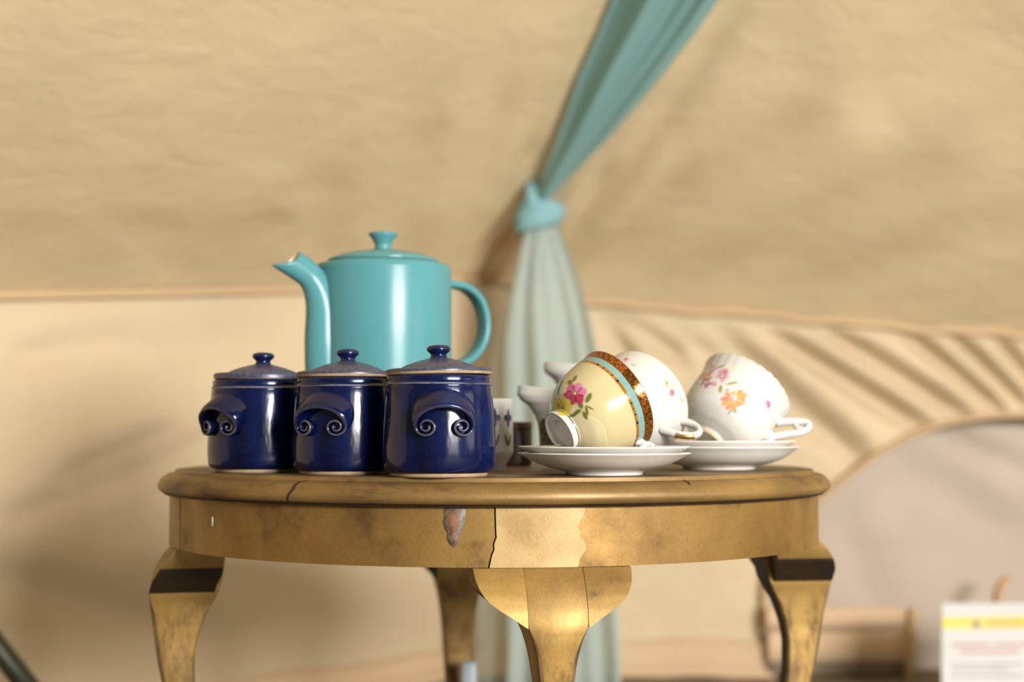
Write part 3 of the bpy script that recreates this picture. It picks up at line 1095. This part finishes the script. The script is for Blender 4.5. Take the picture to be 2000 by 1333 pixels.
# ------------------------------------------------------------------ teacups with printed flowers
class Cup:
    def __init__(self, name, label, foot_px, rim_px, R, prof_r, handle_dir_px, flute=0.0, seg=440, group='printed china teacups', profile_h=None):
        self.foot = P(*foot_px)
        self.rim = P(*rim_px)
        ax = (self.rim - self.foot)
        self.h = ax.length
        self.ax = ax.normalized()
        e = Vector(handle_dir_px)
        e = (e - self.ax * e.dot(self.ax)).normalized()
        self.e = e
        f_ = self.ax.cross(e)
        self.M = Matrix(((e.x, f_.x, self.ax.x, self.foot.x), (e.y, f_.y, self.ax.y, self.foot.y), (e.z, f_.z, self.ax.z, self.foot.z), (0, 0, 0, 1)))
        self.R = R
        h = self.h
        outer = [(R * r, h * z) for r, z in prof_r]
        ftr = outer[0][0]
        oc = [tuple(q) for q in smooth_curve(outer, 16)]
        inner = [(max(0.0, r - .0016), z) for r, z in reversed(oc) if z > h * .16]
        # underside: recessed inside the foot ring
        bott = [(0, h * .055), (ftr * .55, h * .055), (ftr * .82, h * .045), (ftr * .88, 0.004 * h), (ftr * .95, 0)]
        pr = bott + oc + [(oc[-1][0] - .0006, h + .0005)] + inner + [(ftr * .6, h * .13), (0, h * .12)]
        self.n_out = len(bott) + len(oc)
        self.seg = seg
        self.fl = flute

        def wave(a, i, z):
            if not flute: return 1.0
            k = max(0.0, (z / h - .55) / .45)
            return 1 + flute * k * (abs(math.cos(a * 14)) - .5)
        v, f = lathe(pr, seg, wave)
        if flute:                                    # scalloped lip
            v = [(x, y, z + (0 if z < .8 * h else .0002 * math.cos(28 * math.atan2(y, x)) * (z / h - .8) / .2)) for x, y, z in v]
        self.root = empty(name)
        self.root.matrix_world = self.M
        tag(self.root, label, 'teacup', group)
        self.body = make('bowl', v, f, M_PAINTED, self.root)
        me = self.body.data
        co = np.empty(len(me.vertices) * 3)
        me.vertices.foreach_get('co', co)
        self.co = co.reshape(-1, 3)
        nr = np.empty(len(me.vertices) * 3)
        me.vertices.foreach_get('normal', nr)
        Mx = np.array(self.M)
        self.wco = self.co @ Mx[:3, :3].T + Mx[:3, 3]
        self.wn = nr.reshape(-1, 3) @ Mx[:3, :3].T
        self.px, self.py = project(self.wco)
        vd = np.array(CAM) - self.wco
        self.facing = np.einsum('ij,ij->i', vd / np.linalg.norm(vd, axis=1)[:, None], self.wn)
        self.rad = np.hypot(self.co[:, 0], self.co[:, 1])
        # print lies on the outside of the bowl only
        nl = nr.reshape(-1, 3)
        rdot = (self.co[:, 0] * nl[:, 0] + self.co[:, 1] * nl[:, 1])
        self.outside = rdot > 0
        self.colr = np.tile(np.array([.50, .49, .465, 1.0]), (len(co) // 3, 1))
        self.gild = np.zeros(len(co) // 3)

    def paint(self, mask, color, alpha=1.0):
        a = np.clip(mask, 0, 1)[:, None] * alpha
        self.colr[:, :3] = self.colr[:, :3] * (1 - a) + np.array(color[:3]) * a

    def ell(self, x, y, rx, ry, ang, color, alpha=1.0, soft=.35):
        """printed petal: centre and size given where it shows in the photo, laid in the tangent plane of the bowl"""
        f = self.facing > .02
        d2 = (self.px - x) ** 2 + (self.py - y) ** 2 + np.where(f & self.outside, 0, 1e9)
        i = int(np.argmin(d2))
        n = self.wn[i]
        s = (self.wco[i, 1] - CAM.y) / F
        t1 = np.array([1.0, 0, 0]); t1 = t1 - n * (t1 @ n); t1 /= np.linalg.norm(t1)
        t2 = np.cross(n, t1)
        if t2[2] < 0: t2 = -t2
        q = self.wco - self.wco[i]
        # account for a centre that lies off the vertex
        u = q @ t1 / s
        v = -(q @ t2) / s
        c, sn_ = math.cos(math.radians(ang)), math.sin(math.radians(ang))
        a = (u * c + v * sn_) / rx
        b = (-u * sn_ + v * c) / ry
        r = np.sqrt(a * a + b * b)
        k = np.clip((1 - r) / soft, 0, 1) * (np.einsum('ij,j->i', self.wn, n) > .2) * self.outside
        self.paint(k, color, alpha)

    def flower(self, x, y, R, c_edge, c_in, n=6, rot=0, alpha=.9, squash=1.0, heart=None):
        for k in range(n):
            a = rot + 360 * k / n
            ca, sa = math.cos(math.radians(a)), math.sin(math.radians(a))
            self.ell(x + ca * R * .55, y + sa * R * .55 * squash, R * .52, R * .38 * (squash + 1) / 2, a, c_edge, alpha)
        for k in range(n):
            a = rot + 360 * (k + .5) / n
            ca, sa = math.cos(math.radians(a)), math.sin(math.radians(a))
            self.ell(x + ca * R * .33, y + sa * R * .33 * squash, R * .30, R * .14, a, c_in, alpha * .8)
        if heart: self.ell(x, y, R * .20, R * .20, 0, heart, 1.0)

    def leaf(self, x, y, L, wd, ang, color, alpha=.9):
        self.ell(x, y, L, wd, ang, color, alpha)
        self.ell(x, y, L * .9, wd * .22, ang, tuple(c * .55 for c in color[:3]), alpha * .7)

    def finish(self):
        me = self.body.data
        a = me.color_attributes.new('print', 'FLOAT_COLOR', 'POINT')
        a.data.foreach_set('color', self.colr.astype(np.float32).ravel())
        g = me.attributes.new('gilding', 'FLOAT', 'POINT')
        g.data.foreach_set('value', self.gild.astype(np.float32))

    def handle(self, pts, r, mat=M_WHITE, flat=1.0, name='handle'):
        """pts: (radial, axial) in units of R and h, in the plane of the handle"""
        pth = [Vector((a * self.R, 0, b * self.h)) for a, b in [tuple(q) for q in smooth_curve(pts, 7)]]
        o = make(name, *sweep(pth, lambda i, t: oval(r * (1 + .25 * abs(2 * t - 1) ** 3), r * flat * (1 + .25 * abs(2 * t - 1) ** 3), 14), side=(0, 1, 0)), mat, self.root)
        return o


def rgb(r, g, b): return tuple(.60 * c ** 1.18 for c in srgb(r, g, b)[:3])


BOWL_A = [(.405, 0), (.415, .03), (.40, .07), (.395, .11), (.50, .155), (.66, .24), (.78, .36), (.86, .50), (.91, .64), (.945, .78), (.965, .90), (1.0, 1.0)]
# cup A: cream lustre cup with gilt band, lying on the front saucers
A = Cup('teacup', 'cream lustre teacup with gold and aqua rim bands lying on the front saucers', (1092, 846, 1.170), (1203, 781, 1.199), .0436, BOWL_A, (.42, -.42, -.80))
z = A.co[:, 2] / A.h
th = np.arctan2(A.co[:, 1], A.co[:, 0])
ou = A.outside
A.paint(((z > .115) & (z < .80) & ou).astype(float), rgb(226, 212, 168))
# paler scallop of lustre toward the foot on the handle side
sc_ = .30 + .10 * np.cos(th * 2.0) + .035 * np.sin(th * 5)
A.paint(np.clip((sc_ - z) / .02, 0, 1) * ((z > .115) & ou), rgb(232, 222, 184), .8)
A.paint(np.clip(1 - np.abs(sc_ - z) / .010, 0, 1) * ((z > .115) & ou), rgb(244, 236, 205), .9)
A.paint(((z > .745) & (z < .79) & ou).astype(float), rgb(214, 150, 62))
dash = (np.sin(th * 34 + 3 * np.sin(th * 7)) > .80)
A.paint(((z > .752) & (z < .785) & ou & dash).astype(float), rgb(70, 60, 70))
A.paint(((z > .785) & (z < .875) & ou).astype(float), rgb(150, 190, 186))
wav = .5 + .5 * np.sin(th * 60 + 9 * np.sin(z * 60)) * np.sin(th * 23 + 40 * z)
gb = (z > .872) & ou
A.paint(gb.astype(float), rgb(186, 108, 36))
A.paint((gb & (wav > .62)).astype(float), rgb(96, 62, 30))
A.paint((gb & (wav < .30)).astype(float), rgb(236, 178, 92))
A.gild[gb] = .75
A.gild[(z > .745) & (z < .785) & ou] = .4
A.paint((((z > .085) & (z < .105)) & ou).astype(float), rgb(150, 130, 70), .8)
A.gild[(z > .085) & (z < .105) & ou] = .5
# red-pink flower, yellow flower, blue flower, leaves
for (x, y, L, wd, ang) in ((1113, 748, 8, 5, 70), (1122, 740, 8, 4.5, -60), (1149, 778, 10, 5, -60), (1134, 791, 8, 5, 60), (1104, 771, 6, 4, 20), (1127, 806, 9, 4, -30), (1142, 812, 8, 4, 60), (1152, 797, 8, 1.6, 30), (1146, 803, 9, 3, 80), (1118, 812, 8, 3, -15)):
    A.leaf(x, y, L * 1.3, wd * 1.3, ang, rgb(120, 130, 52))
A.ell(1095, 752, 13, 5, -62, rgb(120, 124, 164), .9)
A.ell(1091, 763, 12, 4.5, -70, rgb(84, 132, 168), .9)
A.ell(1098, 746, 7, 2, -60, rgb(90, 76, 110), .8)
for k, c in enumerate((rgb(226, 140, 186), rgb(222, 128, 178), rgb(196, 44, 110), rgb(184, 30, 92), rgb(204, 58, 120), rgb(214, 100, 158))):
    a = -70 + 60 * k
    A.ell(1123 + 13 * math.cos(math.radians(a)), 769 + 13 * math.sin(math.radians(a)), 13, 11, a, c, .95)
for k in range(6):
    a = -40 + 60 * k
    A.ell(1123 + 12 * math.cos(math.radians(a)), 769 + 12 * math.sin(math.radians(a)), 10, 2.2, a, rgb(130, 16, 62), .7)
A.ell(1123, 769, 6, 6, 0, rgb(110, 60, 50), .9)
A.ell(1123, 768.5, 3.4, 3.4, 0, rgb(240, 226, 170))
A.flower(1098, 795, 22, rgb(222, 208, 92), rgb(190, 170, 50), 8, 10, .95, 1.0, rgb(80, 84, 30))
A.ell(1098, 794, 2.2, 2.4, 0, rgb(236, 224, 120))
A.finish()
A.handle([(.90, .80), (1.01, .85), (1.08, .81), (1.10, .68), (1.06, .54), (.96, .44), (.86, .40), (.72, .36)], .0030, M_WHITE, 1.25)
A.handle([(1.00, .84), (1.10, .92), (1.18, .93)], .0026, M_WHITE, 1.2, 'thumb_rest')

# cup B: plain white bowl with rosebud sprigs behind the gold-banded cup
BOWL_B = [(.46, 0), (.48, .03), (.46, .07), (.47, .11), (.60, .16), (.75, .26), (.86, .40), (.93, .55), (.97, .72), (.99, .86), (1.0, 1.0)]
B = Cup('teacup', 'white teacup with tiny rosebud sprigs lying behind the gold-banded cup', (1194, 826, 1.277), (1258, 779, 1.311), .0462, BOWL_B, (.86, -.40, -.32))
for (x, y, k) in ((1222, 702, 1.25), (1235, 760, 1.35), (1312, 768, 1.6)):
    B.ell(x, y + 1, 6 * k, 8 * k, 10, rgb(240, 190, 190), .8)
    B.ell(x + 1, y, 3.2 * k, 5 * k, 10, rgb(214, 90, 130), .85)
    B.leaf(x - 6 * k, y - 12 * k, 3.2 * k, 8 * k, -10, rgb(196, 206, 120), .8)
    B.leaf(x + 12 * k, y + 9 * k, 6 * k, 3 * k, 30, rgb(190, 204, 130), .7)
    B.leaf(x - 9 * k, y + 9 * k, 6 * k, 2 * k, -50, rgb(196, 206, 140), .6)
    B.ell(x + 3 * k, y - 8 * k, 2 * k, 4 * k, 20, rgb(230, 190, 100), .7)
zb = B.co[:, 2] / B.h
B.paint(((zb > .985) & B.outside).astype(float), rgb(236, 214, 170), .6)
B.finish()
B.handle([(.93, .84), (1.08, .88), (1.26, .88), (1.40, .80), (1.43, .68), (1.34, .56), (1.16, .46), (.96, .42), (.82, .40)], .0028, M_WHITE, 1.2)
B.handle([(1.14, .445), (1.25, .485), (1.34, .545), (1.40, .61)], .0029, M_GILT, .9, 'gilt_stripe')

# cup C: fluted white cup with big orange blossoms on the right-hand saucers
BOWL_C = [(.34, 0), (.36, .03), (.36, .06), (.48, .09), (.66, .14), (.83, .24), (.92, .38), (.955, .54), (.96, .70), (.97, .85), (1.03, 1.0)]
Cc = Cup('teacup', 'fluted white teacup with orange blossom print lying on the right-hand saucers', (1381, 864, 1.362), (1458, 761, 1.394), .0450, BOWL_C, (.55, -.45, -.66), flute=.009)
for (x, y, L, wd, ang, c) in ((1354, 742, 10, 5, -40, rgb(176, 176, 96)), (1407, 716, 10, 3.2, 5, rgb(172, 176, 60)), (1386, 730, 9, 5, -60, rgb(176, 156, 84)), (1429, 749, 13, 3, -8, rgb(190, 196, 90)), (1407, 760, 10, 4, -80, rgb(192, 190, 96)), (1426, 803, 9, 2.4, -60, rgb(190, 214, 180))):
    Cc.leaf(x, y, L * 1.15, wd * 1.15, ang, tuple(q * .8 for q in c), .95)
for (x, y, R_, c, ci) in ((1369, 729, 12, rgb(226, 152, 116), rgb(206, 120, 90)), (1383, 736, 9, rgb(232, 176, 110), rgb(200, 130, 60)), (1379, 747, 11, rgb(206, 120, 158), rgb(140, 52, 96)), (1392, 720, 8, rgb(214, 150, 178), rgb(180, 90, 130)), (1411, 734, 12, rgb(232, 176, 196), rgb(150, 60, 110)), (1416, 727, 7, rgb(226, 150, 170), rgb(190, 80, 120)), (1395, 750, 5, rgb(226, 160, 160), rgb(210, 110, 110))):
    Cc.flower(x, y, R_ * 1.25, c, tuple(q * .8 for q in ci), 5, 20, .95)
for k, (a, L) in enumerate(((-15, 26), (12, 22), (38, 24), (66, 26), (95, 26), (124, 26), (150, 28), (176, 26), (-45, 22), (-150, 20), (-100, 14))):
    ca, sa = math.cos(math.radians(a)), math.sin(math.radians(a))
    cc_ = (rgb(246, 196, 120), rgb(248, 178, 140), rgb(248, 208, 140), rgb(244, 170, 150))[k % 4]
    Cc.ell(1434 + ca * L * .62, 778 + sa * L * .62, L * .52, 7.2, a, cc_, .95)
    Cc.ell(1434 + ca * L * .75, 778 + sa * L * .75, L * .3, 2.2, a, rgb(238, 140, 90), .6)
Cc.ell(1432, 776, 7, 7, 0, rgb(250, 226, 226), .8)
Cc.ell(1430, 780, 5, 3, -30, rgb(230, 140, 180), .7)
Cc.ell(1420, 762, 5, 5, 0, rgb(190, 170, 210), .8)
Cc.ell(1436, 804, 5, 4, 20, rgb(226, 120, 140), .7)
Cc.ell(1449, 808, 4, 4, 20, rgb(226, 120, 140), .7)
Cc.ell(1488, 758, 1.6, 10, -18, rgb(190, 180, 190), .7)
Cc.ell(1500, 791, 7, 12, -20, rgb(246, 170, 200), .85)
Cc.ell(1501, 790, 4, 9, -20, rgb(222, 60, 120), .85)
zc = Cc.co[:, 2] / Cc.h
Cc.paint(((zc > .985) & Cc.outside).astype(float), rgb(240, 216, 170), .5)
Cc.paint(((zc > .0) & (zc < .05) & Cc.outside).astype(float), rgb(236, 214, 170), .8)
Cc.finish()
Cc.handle([(.92, .76), (1.08, .84), (1.28, .93), (1.46, .98), (1.54, .92), (1.46, .80), (1.28, .70), (1.10, .58), (.90, .46)], .0034, M_WHITE, 1.25)
Cc.handle([(1.28, .93), (1.30, .86), (1.38, .85), (1.45, .88)], .0022, M_WHITE, 1.1, 'curl')
Cc.handle([(.92, .56), (1.02, .50), (1.06, .42), (.98, .36)], .0038, M_WHITE, 1.3, 'thumb_rest')

# ------------------------------------------------------------------ things behind: beaker, jar, jugs
# faceted white beaker with a blue tulip motif
bd = 1.338
bs = bd / F
beak = empty('beaker', on_top(938, bd))
tag(beak, 'white straight-sided beaker with blue and green tulip motifs behind the canister', 'beaker')
hb = CAM.z + (HZ - 780) * bs - TOP
pr = [(0, .002), (44 * bs, .002), (45 * bs, 0), (46 * bs, .001), (54 * bs, .0085), (63 * bs, .0155), (63.8 * bs, .018), (63.6 * bs, hb * .6), (63.8 * bs, hb - .001), (63 * bs, hb), (59 * bs, hb - .0006), (58.5 * bs, .022), (0, .012)]
bo = sharpen(make('beaker_wall', *lathe(pr, 96), M_WHITE, beak), 30)


def beaker_mark(name, pts, ph0, mat):
    """motif printed on the beaker: outline in pixels around (x offset, height above table)"""
    V = []
    R = 64.15 * bs
    cx = sum(p[0] for p in pts) / len(pts)
    cy = sum(p[1] for p in pts) / len(pts)
    for x, y in pts + [(cx, cy)]:
        ph = ph0 + x * bs / R
        V.append((R * math.sin(ph), -R * math.cos(ph), CAM.z + (HZ - y) * bs - TOP))
    n = len(pts)
    make(name, V, [(i, (i + 1) % n, n) for i in range(n)], mat, bo)


M_BLUEP = plain('blue_print', (.012, .028, .11, 1), .3)
M_GREENP = plain('green_print', (.032, .075, .025, 1), .3)
for ph0 in (math.asin((992 - 938) / 63.0), math.asin((966 - 938) / 63.0), math.asin(-.6)):
    k = 1.0
    blue = [(0, 797), (3, 806), (4, 812), (9, 811), (11, 817), (9, 823), (4, 822), (3.5, 830), (0, 838), (-3.5, 830), (-4, 822), (-9, 823), (-11, 817), (-9, 811), (-4, 812), (-3, 806)]
    blue = [(x * 1.25, y) for x, y in blue]
    beaker_mark('tulip_print', blue, ph0, M_BLUEP)
    beaker_mark('stem_print', [(-.9, 836), (.9, 836), (.9, 868), (-.9, 868)], ph0, M_GREENP)
    beaker_mark('leaf_print', [(0, 870), (-2, 862), (-9, 848), (-12, 849), (-11, 860), (-7, 868), (0, 872)], ph0, M_GREENP)
    beaker_mark('leaf_print', [(0, 870), (2, 862), (9, 848), (12, 849), (11, 860), (7, 868), (0, 872)], ph0, M_GREENP)

# dark brown jar
jd = 1.455
js = jd / F
jar = empty('jar', on_top(1009, jd))
tag(jar, 'small dark brown jar standing between the tulip beaker and the saucers', 'jar')
hj = CAM.z + (HZ - 838) * js - TOP
make('jar_body', *lathe([(0, .001), (26 * js, .001), (29 * js, .003), (30 * js, .006), (30 * js, hj - .002), (28 * js, hj), (0, hj)], 64), M_DARKGLASS, jar)
make('jar_lid', *lathe([(0, hj - .001), (29.5 * js, hj - .001), (30.2 * js, hj + .001), (30.2 * js, hj + .0055), (29 * js, hj + .0068), (0, hj + .0068)], 64), M_BROWN_LID, jar)


def jug(x, d, rows, spout, rim_wave, label, spout_from, band=None):
    """small white cream jug: lathe of (radius px, image row), lip pulled out to the left into a spout"""
    s = d / F
    t = empty('cream_jug', on_top(x, d))
    tag(t, label, 'jug', 'white cream jugs')
    zz = lambda y: CAM.z + (HZ - y) * s - TOP
    rows = [(r, zz(y)) for r, y in rows]
    zmax = rows[-1][1]
    oc = [tuple(q) for q in smooth_curve([(r * s, z_) for r, z_ in rows], 8)]
    inner = [(max(.001, r - .002), z_) for r, z_ in reversed(oc) if z_ > rows[1][1] + .004]
    zb_ = oc[0][1]
    pr = [(0, zb_ + .001), (oc[0][0] * .9, zb_)] + oc + [(oc[-1][0] - .001, zmax + .0004)] + inner + [(0, inner[-1][1])]
    v, f = lathe(pr, 72)
    V = []
    z0 = zz(rows[-1][2] if len(rows[-1]) > 2 else spout_from)
    for (px_, py_, pz_) in v:
        r = math.hypot(px_, py_)
        if r < 1e-6:
            V.append((px_, py_, pz_)); continue
        a = math.atan2(py_, px_)
        k = max(0.0, min(1.0, (pz_ - z0) / (zmax - z0)))
        c = max(0.0, -math.cos(a - .12)) ** 4
        dip = max(0.0, -math.cos(a)) ** 1.5 - c
        rr = r + spout * s * c * float(np.interp(k, [0, .3, .53, .66, .8, 1], [0, .12, .42, .82, 1.0, .90]))
        side = 1 - .25 * c * k
        V.append((rr * math.cos(a), rr * math.sin(a) * side, pz_ + s * (rim_wave * (c - 1.3 * dip)) * k ** 2))
    make('jug_body', V, f, M_WHITE, t)
    # loop handle on the side away from the spout
    hx = oc[-1][0]
    pth = smooth_curve([(hx * .9, 0, zmax * .86), (hx + .016, 0, zmax * .90), (hx + .023, 0, zmax * .66), (hx + .010, 0, zmax * .38), (hx * .8, 0, zmax * .30)], 6)
    make('handle', *sweep([Vector(q) for q in pth], lambda i, t_: oval(.0026, .0040, 10), side=(0, 1, 0)), M_WHITE, t)
    if band:
        y0, y1 = band
        bb = [(r + .0005, z_) for r, z_ in oc if zz(y0) >= z_ >= zz(y1)]
        o = make('printed_band', *lathe(bb, 72), M_DARKBAND, t)
        tag(o, 'dark brown mottled band')
    return t


def band_mat():
    m, nt, b, out = new_mat('dark_mottled_band')
    n = nodes_noise(nt, 260, 4)
    r = ramp(nt, n.outputs['Fac'], [(.40, (.05, .03, .022, 1)), (.6, (.16, .11, .085, 1)), (.72, (.42, .36, .30, 1))])
    nt.links.new(r.outputs[0], b.inputs['Base Color'])
    b.inputs['Roughness'].default_value = .3
    return m


M_DARKBAND = band_mat()
jug(1096, 1.402, [(36, 907), (40, 902), (41, 880), (42, 850), (44, 830), (47, 812), (50, 795), (53, 775), (54, 760)], 34, 6, 'short white cream jug with a dark patterned band, its spout left of the gold-banded cup', 834, band=(818, 896))
jug(1148, 1.520, [(36, 901), (42, 894), (50, 850), (54, 800), (56, 765), (57, 735), (58, 713)], 30, 4, 'tall plain white cream jug with its spout above the shorter jug', 772)

# ------------------------------------------------------------------ sheer drape tied to the roof seam
drape = empty('sheer_drape', P(1055, 415, 2.45))
tag(drape, 'sheer turquoise drape swagged along the tent roof seam and knotted above the table', 'drape')


def ridge_d(y):
    lo, hi = 0.0, .8
    for _ in range(40):
        mid = (lo + hi) / 2
        q = C0.lerp(APEX, mid) - CAM
        yy = 666.5 - F * q.dot(UP) / q.dot(FW)
        if yy > y: lo = mid
        else: hi = mid
    return (C0.lerp(APEX, lo) - CAM).y


SW_L = [(-260, 1262), (-60, 1222), (0, 1197), (60, 1172), (150, 1132), (250, 1098), (330, 1068), (385, 1050)]
SW_R = [(-260, 1560), (-60, 1440), (0, 1402), (60, 1360), (150, 1290), (250, 1205), (330, 1128), (385, 1076)]


def swag_fn(u, v):
    y = -260 + v * (385 + 260)
    xl, xr = interp(y, SW_L), interp(y, SW_R)
    wave = .5 + .5 * math.cos(2 * math.pi * (1.9 * u + .10 * math.sin(3 * v) + .22))
    f2 = .20 * math.cos(2 * math.pi * (5.3 * u + .3 * v + .2))
    amp = .045 * (xr - xl) / 200
    d = ridge_d(y) - .078 - amp * (wave + f2 * .5) - .02 * math.sin(math.pi * u)
    xx = xl + (xr - xl) * (u + .02 * math.sin(9 * u))
    return P(xx, y, d)


child_world(make('swag', *grid(swag_fn, 110, 60), M_SHEER), drape)
KD = ridge_d(415) - .085
T_L = [(440, 1030), (480, 1018), (560, 1004), (660, 992), (800, 985), (1000, 985), (1200, 990), (1341, 992)]
T_R = [(440, 1092), (480, 1106), (560, 1132), (640, 1155), (720, 1176), (900, 1196), (1100, 1204), (1341, 1209)]
O_L = [(440, 1034), (520, 1010), (600, 982), (700, 962), (850, 950), (1000, 940), (1200, 930), (1341, 926)]
O_R = [(440, 1088), (480, 1104), (560, 1131), (640, 1157), (720, 1183), (900, 1200), (1100, 1206), (1341, 1211)]


def tail_fn(EL, ER, off, ph, amp, n):
    def fn(u, v):
        y = 440 + v * (1341 - 440)
        xl, xr = interp(y, EL), interp(y, ER)
        w_ = math.cos(2 * math.pi * (n * u + ph + .12 * math.sin(2.5 * v)))
        w2 = math.cos(2 * math.pi * (n * 2.7 * u + ph * 2 + .2 * v))
        a = amp * min(1, .25 + v * 2)
        return P(xl + (xr - xl) * u + 3 * math.sin(y / 60.0 + u * 5), y, KD + off - a * (w_ + .45 * w2))
    return fn


child_world(make('tail', *grid(tail_fn(T_L, T_R, -.02, .30, .013, 1.6), 90, 80), M_SHEER_PALE), drape)
child_world(make('thin_tail', *grid(tail_fn(O_L, O_R, .035, .1, .010, 2.0), 70, 60), M_SHEER_THIN), drape)


def knot():
    parts = []
    c = P(1054, 421, KD - .015)
    for (dx, dy, ra, rz, tilt, r) in ((0, 0, .0345, .030, .16, .0150), (2, -14, .030, .026, -.10, .0125), (-3, 12, .0330, .026, .25, .0125)):
        cc_ = P(1054 + dx, 421 + dy, KD - .015)
        pth = []
        for k in range(29):
            a = 2 * math.pi * k / 28
            pth.append(cc_ + Vector((ra * math.cos(a), .024 * math.sin(a), tilt * ra * math.cos(a))))
        parts.append(sweep(pth, lambda i, t: [(r * .55 * (1 + .18 * math.sin(5 * q + 7 * t)) * math.cos(q), r * (1 + .1 * math.sin(3 * q)) * math.sin(q)) for q in [2 * math.pi * k / 14 for k in range(14)]], side=(0, 0, 1), cap=False))
    pth = [P(1046, 408, KD - .03), P(1040, 388, KD - .035), P(1040, 366, KD - .02), P(1050, 360, KD), P(1062, 378, KD + .01), P(1062, 400, KD)]
    parts.append(sweep([Vector(q) for q in smooth_curve(pth, 6)], lambda i, t: oval(.010, .013, 12)))
    return merge(*parts)


child_world(make('knot', *knot(), M_SHEER), drape)

# ------------------------------------------------------------------ sign, pole, grey holder
sgn = empty('warning_sign', P(1930, 1383, 2.30))
tag(sgn, 'white card notice with a yellow strip leaning by the arched window at right', 'sign')
s0 = P(1838, 1179, 2.315)
s1 = P(1838, 1383, 2.28)
wid = .21


def plate(x0, x1, t0, t1, front, th):
    """slab in the plane of the leaning card; x in metres from its left edge, t from top (0) to foot (1)"""
    ax = Vector((1, .05, 0))
    nrm = Vector((0, -1, .05))
    c = []
    for f in (front, front + th):
        for (x, t) in ((x0, t0), (x1, t0), (x1, t1), (x0, t1)):
            q = s0.lerp(s1, t) + ax * x
            q.z = max(q.z, .001)
            c.append(q + nrm * f)
    return c, [(0, 3, 2, 1), (4, 5, 6, 7), (0, 1, 5, 4), (1, 2, 6, 5), (2, 3, 7, 6), (3, 0, 4, 7)]


k = 2.3 / F
ty = lambda y: (y - 1179) / (1383 - 1179.0)
child_world(make('card', *plate(0, wid, 0, .995, 0, .004), M_PAPER, smooth=False), sgn)
child_world(make('yellow_strip', *plate(.0005, wid - .001, ty(1206), ty(1230), .004, .0004), M_YELLOW, smooth=False), sgn)
child_world(make('orange_lettering', *plate((1925 - 1838) * k, (2000 - 1838) * k, ty(1212), ty(1225), .0044, .0003), M_ORANGE, smooth=False), sgn)
q = [(1896, 1226), (1915, 1226), (1905.5, 1210)]
tri = []
for f_ in (.0045, .0052):
    for (x, y) in q:
        tri.append(s0.lerp(s1, ty(y)) + Vector((1, .05, 0)) * ((x - 1838) * k) + Vector((0, -1, .05)) * f_)
child_world(make('warning_triangle', tri, [(0, 1, 2), (3, 5, 4), (0, 3, 4, 1), (1, 4, 5, 2), (2, 5, 3, 0)], M_BLACKPRINT, smooth=False), sgn)
for (x0, x1, y, h_, m_) in ((1858, 1932, 1258, 6, M_REDPRINT), (1940, 2040, 1258, 6, M_REDPRINT), (1872, 1990, 1272, 6, M_REDPRINT), (1855, 1995, 1298, 4, M_GREYPRINT), (1858, 1970, 1308, 4, M_GREYPRINT), (1856, 2000, 1320, 4, M_GREYPRINT)):
    child_world(make('text_line', *plate((x0 - 1838) * k, (x1 - 1838) * k, ty(y), ty(y + h_), .004, .0003), m_, smooth=False), sgn)

pole = empty('metal_pole', P(160, 1440, 2.0))
tag(pole, 'dark green metal pole slanting across the lower left corner', 'pole')
a, b = P(-60, 1195, 1.92), P(160, 1478, 1.92)
bz = a.lerp(b, (a.z - .012) / (a.z - b.z)) if b.z < .012 else b
a2 = a + (a - bz).normalized() * .45
child_world(make('tube', *sweep([a2, a2.lerp(bz, .35), a2.lerp(bz, .7), bz], lambda i, t: oval(.0145, .0145, 24)), M_POLE), pole)
dv = (bz - a2).normalized()
child_world(make('end_cap', *sweep([bz - dv * .03, bz - dv * .005, bz + dv * .004], lambda i, t: oval(.0165 - .003 * (t > .9), .0165 - .003 * (t > .9), 24)), M_DARKGLASS), pole)

gp = P(916, 1300, 1.70)
hold = empty('grey_holder', (gp.x, gp.y, 0))
tag(hold, 'slim pale grey plastic holder standing against the back table leg', 'holder')
hz = CAM.z - (1286 - HZ) * 1.70 / F
make('case', *rounded_box(.0185, .012, hz, .0045, 3), M_GREYPLASTIC, hold)
gv, gf = rounded_box(.0035, .003, hz * .30, .0012, 2)
o = make('slot', gv, gf, M_DARKGLASS, hold)
o.location = (.0045, -.0056, hz * .55)
